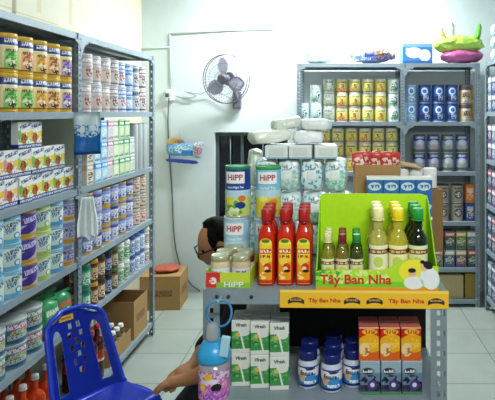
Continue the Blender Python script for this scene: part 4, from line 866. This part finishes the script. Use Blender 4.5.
DB_ = label_mat('berry_carton', '#9cb4c4', [('r', 0, .040, .1, .018, '#6c88a4'), ('r', 0, .012, .1, .014, '#3c3c60'), ('n', 0, .026, .028, .026, '#221c3c'), ('e', .006, .026, .013, .013, '#4a3c84'), ('e', .006, .026, .006, .006, '#e8e4f0'), ('e', -.006, .062, .017, .009, '#2c3440'), ('t', -.006, .062, .014, .004, '#dfe4e8'), ('r', 0, .004, .1, .004, '#4c8c5c')], .3)
def drinkc(m, n, tw): return Proto(n, 'carton', [('carton_body', box_me(.053, .036, .088, m, .001)), ('folded_top', box_me(.052, .034, .0012, mat(tw, .4), 0), (0, 0, .088))])
R_, B_ = drinkc(RD, 'mango_drink_carton', '#d86c5c'), drinkc(DB_, 'berry_drink_carton', '#c8d4d8')
for r_ in range(2):
    for i, x in enumerate((370, 391, 412)):
        p = on(x, 394, ZS); a, b = inv_t(p.x, p.y); b += .014+.042*r_; w_ = ['beside the nutrition bottles', 'middle file', 'beside the slotted post'][i]; rr = ['front', 'rear'][r_]
        B_.put(tb(a, b, ZS+.0003), ang+.02, f"pale blue carton with dark berries, {rr} row, {w_}", 'berry drink cartons on the lower shelf')
        R_.put(tb(a-.003, b, ZS+.0897), ang+.02, f"red and orange fruit drink carton, {rr} row on the berry cartons, {w_}", 'red fruit drink cartons on the lower shelf')

# --- hanging sippy cup
cx, cy, _ = at(214, 350, 1.335); cup = thing('sippy_cup', 'clear toddler cup with blue lid hanging from the rack corner by a blue ring', 'cup', (cx, cy, at(214, 397, 1.335).z))
rr = .0385
ob('cup_body', lathe_me([(rr*.8, 0), (rr*.9, .003), (rr*.95, .03), (rr, .10)], mat('#b8b4c0', .12, trans=.35), 28), cup)
pm = label_mat('cup_print', '#c86ab8', [('n', 0, .03, .06, .03, '#e88cc8'), ('n', 0, .06, .06, .02, '#d8d0e0'), ('e', -.006, .066, .010, .008, '#f4b82c'), ('e', -.022, .04, .008, .009, '#f2c83c'), ('e', .014, .040, .013, .010, '#241c30'), ('n', 0, .02, .04, .014, '#8c5cc8'), ('e', .006, .055, .012, .006, '#e8e0f0')], .25)
ob('printed_band', sleeve(rr*.975, .006, .078, pm), cup)
BLU = mat('#2fa0dc', .3)
ob('lid', lathe_me([(rr*1.06, .096), (rr*1.08, .098), (rr*1.08, .112), (rr*1.0, .122), (rr*.75, .136), (rr*.5, .142)], BLU, 28), cup)
ob('drinking_spout', lathe_me([(.015, .138), (.017, .15), (.015, .175), (.009, .183)], mat('#c8ccd0', .15, trans=.5), 16), cup, (-.004, 0, 0))
ob('side_tab', box_me(.022, .012, .05, mat('#a8d4ec', .3), .004, 2, z0=.115), cup, (.012, -.03, 0), (0, .15, 0), label='pale blue side tab')
ring = [(.030*math.cos(a)*1.05+.012, .006*math.sin(2*a), .195+.032*math.sin(a)+.012) for a in [2*PI*i/28 for i in range(28)]]
ob('hanging_ring', tube_me(ring, .0028, mat('#3c8cc8', .3), 8, True), cup)
ob('hanging_cord', tube_me(curve_pts([(.012, 0, .176), (.012, .004, .15), (.01, 0, .140)]), .003, BLU, 6), cup)
ob('peg_hook', tube_me([(.012, .052, .236), (.012, .010, .236), (.012, -.006, .234), (.012, -.010, .240)], .0022, STEEL, 6), cup)

# ------------------------------------------------------------ blue plastic chair
def plastic_chair():
    f = Vector((.82, -.57)).normalized(); rz = math.atan2(f.y, f.x)+PI/2        # local -y is the sitting direction
    BL_ = mat('#1f40cc', .3); t = thing('plastic_chair', 'royal blue plastic chair with cut-out back beside the side rack', 'chair', (-.875, 2.12, 0), (0, 0, rz))
    # backrest: grid with holes, curved and reclined
    NX, NZ = 88, 100; W0, W1, Z0, Z1 = .152, .120, .44, .765
    def hole(u, v):
        for s in (-1, 1):
            c = s*.63; hw = .15
            if .10 < v < .84 and abs(u-c) < hw*(1 if v < .68 else math.sqrt(max(0, 1-((v-.68)/.12)**2))): return True
        for (a, b, ra, rb) in ((-.12, .80, .055, .035), (.14, .80, .055, .035), (-.2, .70, .06, .03), (.2, .70, .06, .03), (0, .62, .05, .045), (-.17, .55, .05, .03), (.17, .55, .05, .03), (0, .47, .07, .03), (-.15, .38, .04, .035), (.15, .38, .04, .035), (0, .29, .06, .03)):
            if abs(u-a) < ra and abs(v-b) < rb: return True
        if u*u*1.0 > 1: return True
        if v > .86 and abs(u) > 1-.55*((v-.86)/.14)**2.2: return True
        return False
    bm = bmesh.new(); g = {}
    def V(i, j):
        if (i, j) not in g:
            u, v = i/NX*2-1, j/NZ
            lim = 1-.5*max(0, (v-.84)/.16)**2.2
            x = u*lim*(W0+(W1-W0)*v)
            y = .175+.13*v-.032*u*u+.0
            g[(i, j)] = bm.verts.new((x, y, Z0+(Z1-Z0)*v-.02*u*u*(v > .9)))
        return g[(i, j)]
    for i in range(NX):
        for j in range(NZ):
            u, v = (i+.5)/NX*2-1, (j+.5)/NZ
            if v < .84 and hole(u, v): continue
            bm.faces.new((V(i, j), V(i+1, j), V(i+1, j+1), V(i, j+1)))
    bmesh.ops.solidify(bm, geom=bm.faces[:], thickness=.012)
    me = mesh_of(bm, BL_, True); ob('backrest', me, t)
    # rolled rim of the backrest and seat
    rim = [(-W0, .14, Z0)]+[tuple(g[(0, j)].co) if False else (-(W0+(W1-W0)*j/NZ)*(1-.5*max(0, (j/NZ-.84)/.16)**2.2), .15+.13*j/NZ, Z0+(Z1-Z0)*j/NZ) for j in range(4, NZ+1, 6)]
    rim = [p for p in rim]; top = [(u*.5*W1*1.0, .175+.13-.032*u*u*.25, Z1-.002) for u in (-.9, -.5, 0, .5, .9)]
    full = rim+top+[(-x, y, z) for x, y, z in rim[::-1]]
    ob('back_rim', tube_me(full, .010, BL_, 8), t)
    # seat: dished slab
    bm = bmesh.new(); n = 16; gg = {}
    for i in range(n+1):
        for j in range(n+1):
            u, v = i/n*2-1, j/n*2-1; k = 1-.12*(u*u*v*v)
            w_ = .165+.015*(-v); x = u*w_*k; y = v*.125*k+.045
            gg[i, j] = bm.verts.new((x, y, .445-.014*(1-u*u)*(1-v*v)-(.012 if v < -.95 else 0)))
    for i in range(n):
        for j in range(n): bm.faces.new((gg[i, j], gg[i+1, j], gg[i+1, j+1], gg[i, j+1]))
    bmesh.ops.solidify(bm, geom=bm.faces[:], thickness=.010); ob('seat', mesh_of(bm, BL_, True), t)
    ob('seat_apron', tube_me([(-.16, -.065, .430), (.16, -.065, .430), (.15, .155, .430), (-.15, .155, .430)], .016, BL_, 8, True), t)
    for sx in (-1, 1):
        for sy in (-1, 1):
            bm = bmesh.new(); M = Matrix.Identity(4)
            a, b = Vector((sx*.145, .045+sy*.105, .43)), Vector((sx*.175, .045+sy*.15, 0))
            vs = []
            for q, s_ in ((a, .026), (b, .017)):
                vs.append([bm.verts.new(q+Vector((dx*s_, dy*s_, 0))) for dx, dy in ((-1, -1), (1, -1), (1, 1), (-1, 1))])
            for i in range(4): bm.faces.new((vs[0][i], vs[0][(i+1) % 4], vs[1][(i+1) % 4], vs[1][i]))
            bm.faces.new(vs[0]); bm.faces.new(vs[1]); bmesh.ops.bevel(bm, geom=bm.edges[:], offset=.004, segments=2, affect='EDGES')
            ob('leg', mesh_of(bm, BL_, True), t)
    st = ob('sticker', box_me(.060, .0015, .022, label_mat('stk', '#e8c828', [('r', 0, .011, .022, .005, '#c87c4c')]), 0), t, (.018*-1, .2405, .765), (-.22, 0, 0), label='small yellow sticker')
    st.location = (-.03, .280, .728)
    return t
plastic_chair()

# ------------------------------------------------------------ seated person behind the counter rack
SREF = Vector((.55, -.83, 0))           # the person's shoulder line
def limb(path, n=20, sref=None):
    """one closed tapering limb through (point, radius) stations with rounded ends; radius may be (across, deep)"""
    P = [Vector(p) for p, r_ in path]; Q = [r_ if isinstance(r_, tuple) else (r_, r_) for p, r_ in path]
    pts = curve_pts(P, 5); rs_ = curve_pts([Vector((a, b, 0)) for a, b in Q], 5)
    def endcap(p, d, r_): return [(p+d*r_.y*math.sin(t_), r_*max(.06, math.cos(t_)), d) for t_ in (PI*.47, PI*.38, PI*.26, PI*.13)]
    d0 = (pts[0]-pts[1]).normalized(); d1 = (pts[-1]-pts[-2]).normalized()
    st_ = [(p, r_) for p, r_, d in endcap(pts[0], d0, rs_[0])]+list(zip(pts, rs_))+[(p, r_) for p, r_, d in endcap(pts[-1], d1, rs_[-1])[::-1]]
    bm = bmesh.new(); rings = []; ax0 = sref or Vector((.3, .2, .93))
    for i, (p, r_) in enumerate(st_):
        t_ = (st_[min(i+1, len(st_)-1)][0]-st_[max(i-1, 0)][0]).normalized()
        s1 = (ax0-t_*ax0.dot(t_))
        if s1.length < .15: s1 = Vector((1, 0, 0))-t_*t_.x
        s1.normalize(); s2 = t_.cross(s1)
        rings.append([bm.verts.new(p+s1*math.cos(2*PI*k/n)*r_.x+s2*math.sin(2*PI*k/n)*r_.y) for k in range(n)])
    for A, B in zip(rings, rings[1:]):
        for k in range(n): bm.faces.new((A[k], A[(k+1) % n], B[(k+1) % n], B[k]))
    bm.faces.new(rings[0]); bm.faces.new(rings[-1]); bmesh.ops.recalc_face_normals(bm, faces=bm.faces)
    me = bpy.data.meshes.new('limb'); bm.to_mesh(me); bm.free(); return me
def merge_remesh(meshes, m, voxel=.007, smooth=6):
    bm = bmesh.new()
    for q in meshes: bm.from_mesh(q)
    bmesh.ops.recalc_face_normals(bm, faces=bm.faces)
    me = bpy.data.meshes.new('b'); bm.to_mesh(me); bm.free()
    o = bpy.data.objects.new('b', me); COL.objects.link(o); r_ = o.modifiers.new('R', 'REMESH'); r_.mode = 'VOXEL'; r_.voxel_size = voxel; r_.use_smooth_shade = True
    s_ = o.modifiers.new('S', 'SMOOTH'); s_.iterations = smooth; s_.factor = .5
    bpy.context.view_layer.update(); out = bpy.data.meshes.new_from_object(o.evaluated_get(bpy.context.evaluated_depsgraph_get())); bpy.data.objects.remove(o)
    out.materials.clear(); out.materials.append(m)
    for p in out.polygons: p.use_smooth = True
    return out
SKIN = mat('#bd8458', .55)
pr = thing('person', 'person in black top and glasses sitting behind the display rack, head bowed, hands in lap', 'person', (-.45, 2.40, 0))
O = Vector((-.45, 2.40, 0)); W = lambda x, y, z: Vector((x, y, z))-O
hip = W(-.40, 2.46, .47); wst = W(-.405, 2.455, .61); chs = W(-.44, 2.44, .77); nkb = W(-.475, 2.43, .90); nkt = W(-.50, 2.425, .955)
ls, rs = W(-.385, 2.30, .845), W(-.545, 2.545, .85)
le, re = W(-.465, 2.17, .575), W(-.545, 2.43, .60)
lw, rw = W(-.575, 2.12, .553), W(-.585, 2.24, .555)
lh, rh = W(-.625, 2.115, .545), W(-.615, 2.185, .55)
hl, hr = W(-.385, 2.39, .455), W(-.45, 2.50, .455)
kl, kr = W(-.49, 2.06, .40), W(-.60, 2.21, .390)
al, ar = W(-.43, 2.13, .08), W(-.50, 2.29, .08)
tl, trr = W(-.49, 2.02, .03), W(-.585, 2.21, .03)
nt2 = W(-.515, 2.42, .985)
parts = [limb([(hip, (.150, .105)), (wst, (.125, .090)), (chs, (.155, .105)), (nkb-Vector((0, 0, .03)), (.12, .07)), (nkb, (.06, .055))], sref=SREF),
    limb([(nkb-Vector((0, 0, .03)), .055), (nkt, .048), (nt2, .05)]),
    limb([(chs.lerp(ls, .7), .05), (ls, .048), (le, .038), (le.lerp(lw, .3), .040), (lw, .026), (lh, (.020, .034))]),
    limb([(chs.lerp(rs, .7), .05), (rs, .048), (re, .038), (re.lerp(rw, .3), .040), (rw, .026), (rh, (.020, .034))])]
for h0, k0, a0_, t0_ in ((hl, kl, al, tl), (hr, kr, ar, trr)):
    parts += [limb([(h0, .085), (h0.lerp(k0, .5), .075), (k0, .056)]), limb([(k0, .056), (k0.lerp(a0_, .35), .055), (a0_, .034)]), limb([(a0_, .036), (a0_.lerp(t0_, .6)-Vector((0, 0, .01)), .034), (t0_, .026)])]
def fingers(h, dirv, side, up):
    d = dirv.normalized(); s = side.normalized()
    for k, (o_, L, ) in enumerate(((-.024, .066), (-.008, .075), (.008, .071), (.023, .056))):
        a = h+d*.01+s*o_; b = a+d*L*.45+s*o_*.25-up*.004; c = b+d*L*.33-up*.014; e = c+d*L*.22-up*.014
        parts.append(limb([(h, .010), (a, .0100), (b, .0092), (c, .0085), (e, .0072)], 12))
    a = h-d*.018-s*.022; b = a-s*.022+d*.022; c = b+d*.026-s*.006-up*.008
    parts.append(limb([(h-d*.02, .012), (a, .012), (b, .0105), (c, .009)], 12))
fingers(lh, Vector((-1, .05, -.12)), Vector((0, -1, .1)), Vector((0, 0, 1))); fingers(rh, Vector((-.62, -.75, -.12)), Vector((-.75, .62, 0)), Vector((0, 0, 1)))
# head: local frame, face forward = +f
hc = W(-.520, 2.41, 1.010); fdir = Vector((-.86, -.34, -.40)).normalized(); sd = fdir.cross(Vector((0, 0, 1))).normalized(); upv = sd.cross(fdir).normalized()
HM = Matrix((sd, fdir, upv)).transposed().to_4x4(); HM.translation = hc
def head_mesh():
    bm = bmesh.new(); bmesh.ops.create_uvsphere(bm, u_segments=36, v_segments=28, radius=1)
    for v in bm.verts:
        x, y, z = v.co
        jaw = max(0, -z); X = x*.070*(1-.30*jaw*jaw); Y_ = y*.088*(1-.10*jaw) + .012*jaw*(y > 0); Z_ = z*.108
        if y > 0:
            nose = math.exp(-((x/.16)**2+((z+.12)/.22)**2)); Y_ += .020*nose*y
            for s in (-1, 1): Y_ -= .010*math.exp(-(((x-s*.40)/.17)**2+((z-.10)/.12)**2))
            Y_ += .006*math.exp(-((x/.28)**2+((z+.50)/.07)**2)) - .004*math.exp(-((x/.25)**2+((z+.58)/.03)**2)) + .006*math.exp(-((x/.25)**2+((z+.85)/.12)**2))
        v.co = HM @ Vector((X, Y_, Z_))
    me = bpy.data.meshes.new('h'); bm.to_mesh(me); bm.free(); return me
parts.append(head_mesh())
for s in (-1, 1):
    bm = bmesh.new(); bmesh.ops.create_uvsphere(bm, u_segments=12, v_segments=10, radius=1)
    for v in bm.verts: v.co = HM @ Vector((s*.075+v.co.x*.010, -.004+v.co.y*.018, .0+v.co.z*.030))
    me = bpy.data.meshes.new('e'); bm.to_mesh(me); bm.free(); parts.append(me)
ob('body', merge_remesh(parts, SKIN, .0042, 4), pr)
# hair: cap over the skull with long back lock
bm = bmesh.new(); bmesh.ops.create_uvsphere(bm, u_segments=40, v_segments=30, radius=1)
for v in bm.verts:
    x, y, z = v.co
    hairline = (y > -.05 and z < .93) or (y > -.2 and z < .25)
    k = .86 if hairline else 1.0
    nzv = noise.noise(Vector((x*9, y*9, z*2)))*.035
    k += 0 if hairline else nzv
    low = max(0, -z) if y < .1 else 0
    v.co = HM @ Vector((x*.084*k*(1+.15*low), (y*.103*k-.006-.035*low), (z*.122*k+.004 - .09*low)))
h_ = bpy.data.meshes.new('hair'); bm.to_mesh(h_); bm.free()
tail = limb([(HM @ Vector((.02, -.06, .02)), .06), (HM @ Vector((.03, -.075, -.06)), .062), (HM @ Vector((.035, -.06, -.14)), .05), (HM @ Vector((.04, -.03, -.22)), .025)])
ob('hair', merge_remesh([h_, tail], mat('#0b0808', .75, bump=.6, bscale=120, spec=.15), .006, 2), pr)
shirt = [limb([(hip+Vector((0, 0, .0)), (.160, .118)), (wst, (.145, .108)), (chs, (.168, .118)), (nkb-Vector((0, 0, .03)), (.13, .08)), (nkb-Vector((0, 0, .012)), (.075, .066))], sref=SREF)]
for s0, e0, w0, k0 in ((ls, le, lw, .30), (rs, re, rw, .45)):
    shirt.append(limb([(chs.lerp(s0, .7), .06), (s0, .060), (s0.lerp(e0, .5), .054), (e0, .048), (e0.lerp(w0, k0), .046)]))
ob('black_top', merge_remesh(shirt, mat('#121214', .8, bump=.3, bscale=40), .008, 3), pr)
pants = [limb([(hip-Vector((0, 0, .02)), (.158, .115)), (hip+Vector((0, 0, .06)), (.150, .112))], sref=SREF)]
for h0, k0, a0_ in ((hl, kl, al), (hr, kr, ar)): pants += [limb([(h0, .095), (h0.lerp(k0, .5), .086), (k0, .066)]), limb([(k0, .066), (k0.lerp(a0_, .35), .064), (a0_, .050)])]
ob('dark_trousers', merge_remesh(pants, mat('#1a1c24', .85, bump=.3, bscale=40), .008, 3), pr)
for q, tq in ((al, tl), (ar, trr)):
    sh_ = soft_me(.24, .09, .05, mat('#3c2c28', .6), .3, .001, 1, 5); dv = (tq-q); o = ob('sandal', sh_, pr, (q.x+dv.x*.6, q.y+dv.y*.6, .0), (0, 0, math.atan2(dv.y, dv.x)))
gl = mat('#17120f', .3)
bm = bmesh.new()
for s in (-1, 1):
    bm_tube(bm, [HM @ Vector((s*.032+.025*math.cos(a), .098, .012+.018*math.sin(a))) for a in [2*PI*i/20 for i in range(20)]], .0028, 6, closed=True)
    bm_tube(bm, [HM @ Vector(p) for p in ((s*.057, .098, .018), (s*.076, .085, .018), (s*.083, .01, .014), (s*.082, -.02, .0))], .0034, 6)
bm_tube(bm, [HM @ Vector(p) for p in ((-.008, .100, .014), (.008, .100, .014))], .0028, 6)
ob('glasses', mesh_of(bm, gl, True), pr)
o = ob('white_tissue', soft_me(.07, .05, .03, mat('#e8e8e4', .8), .4, .010, 4, 7), None, tuple(O+lh+Vector((-.040, .040, -.052)))); tag(o, 'crumpled white tissue held in the seated person\'s hands', 'tissue')
st = thing('low_stool', 'low dark plastic stool under the seated person', 'stool', (-.41, 2.46, 0)); PL_ = mat('#7c2428', .4)
ob('stool_seat', lathe_me([(.14, .308), (.15, .313), (.15, .325), (.14, .330)], PL_, 28), st)
for i in range(4):
    a = PI/4+i*PI/2; ob('leg', tube_me([(.10*math.cos(a), .10*math.sin(a), .311), (.13*math.cos(a), .13*math.sin(a), 0.002)], .014, PL_, 8), st)
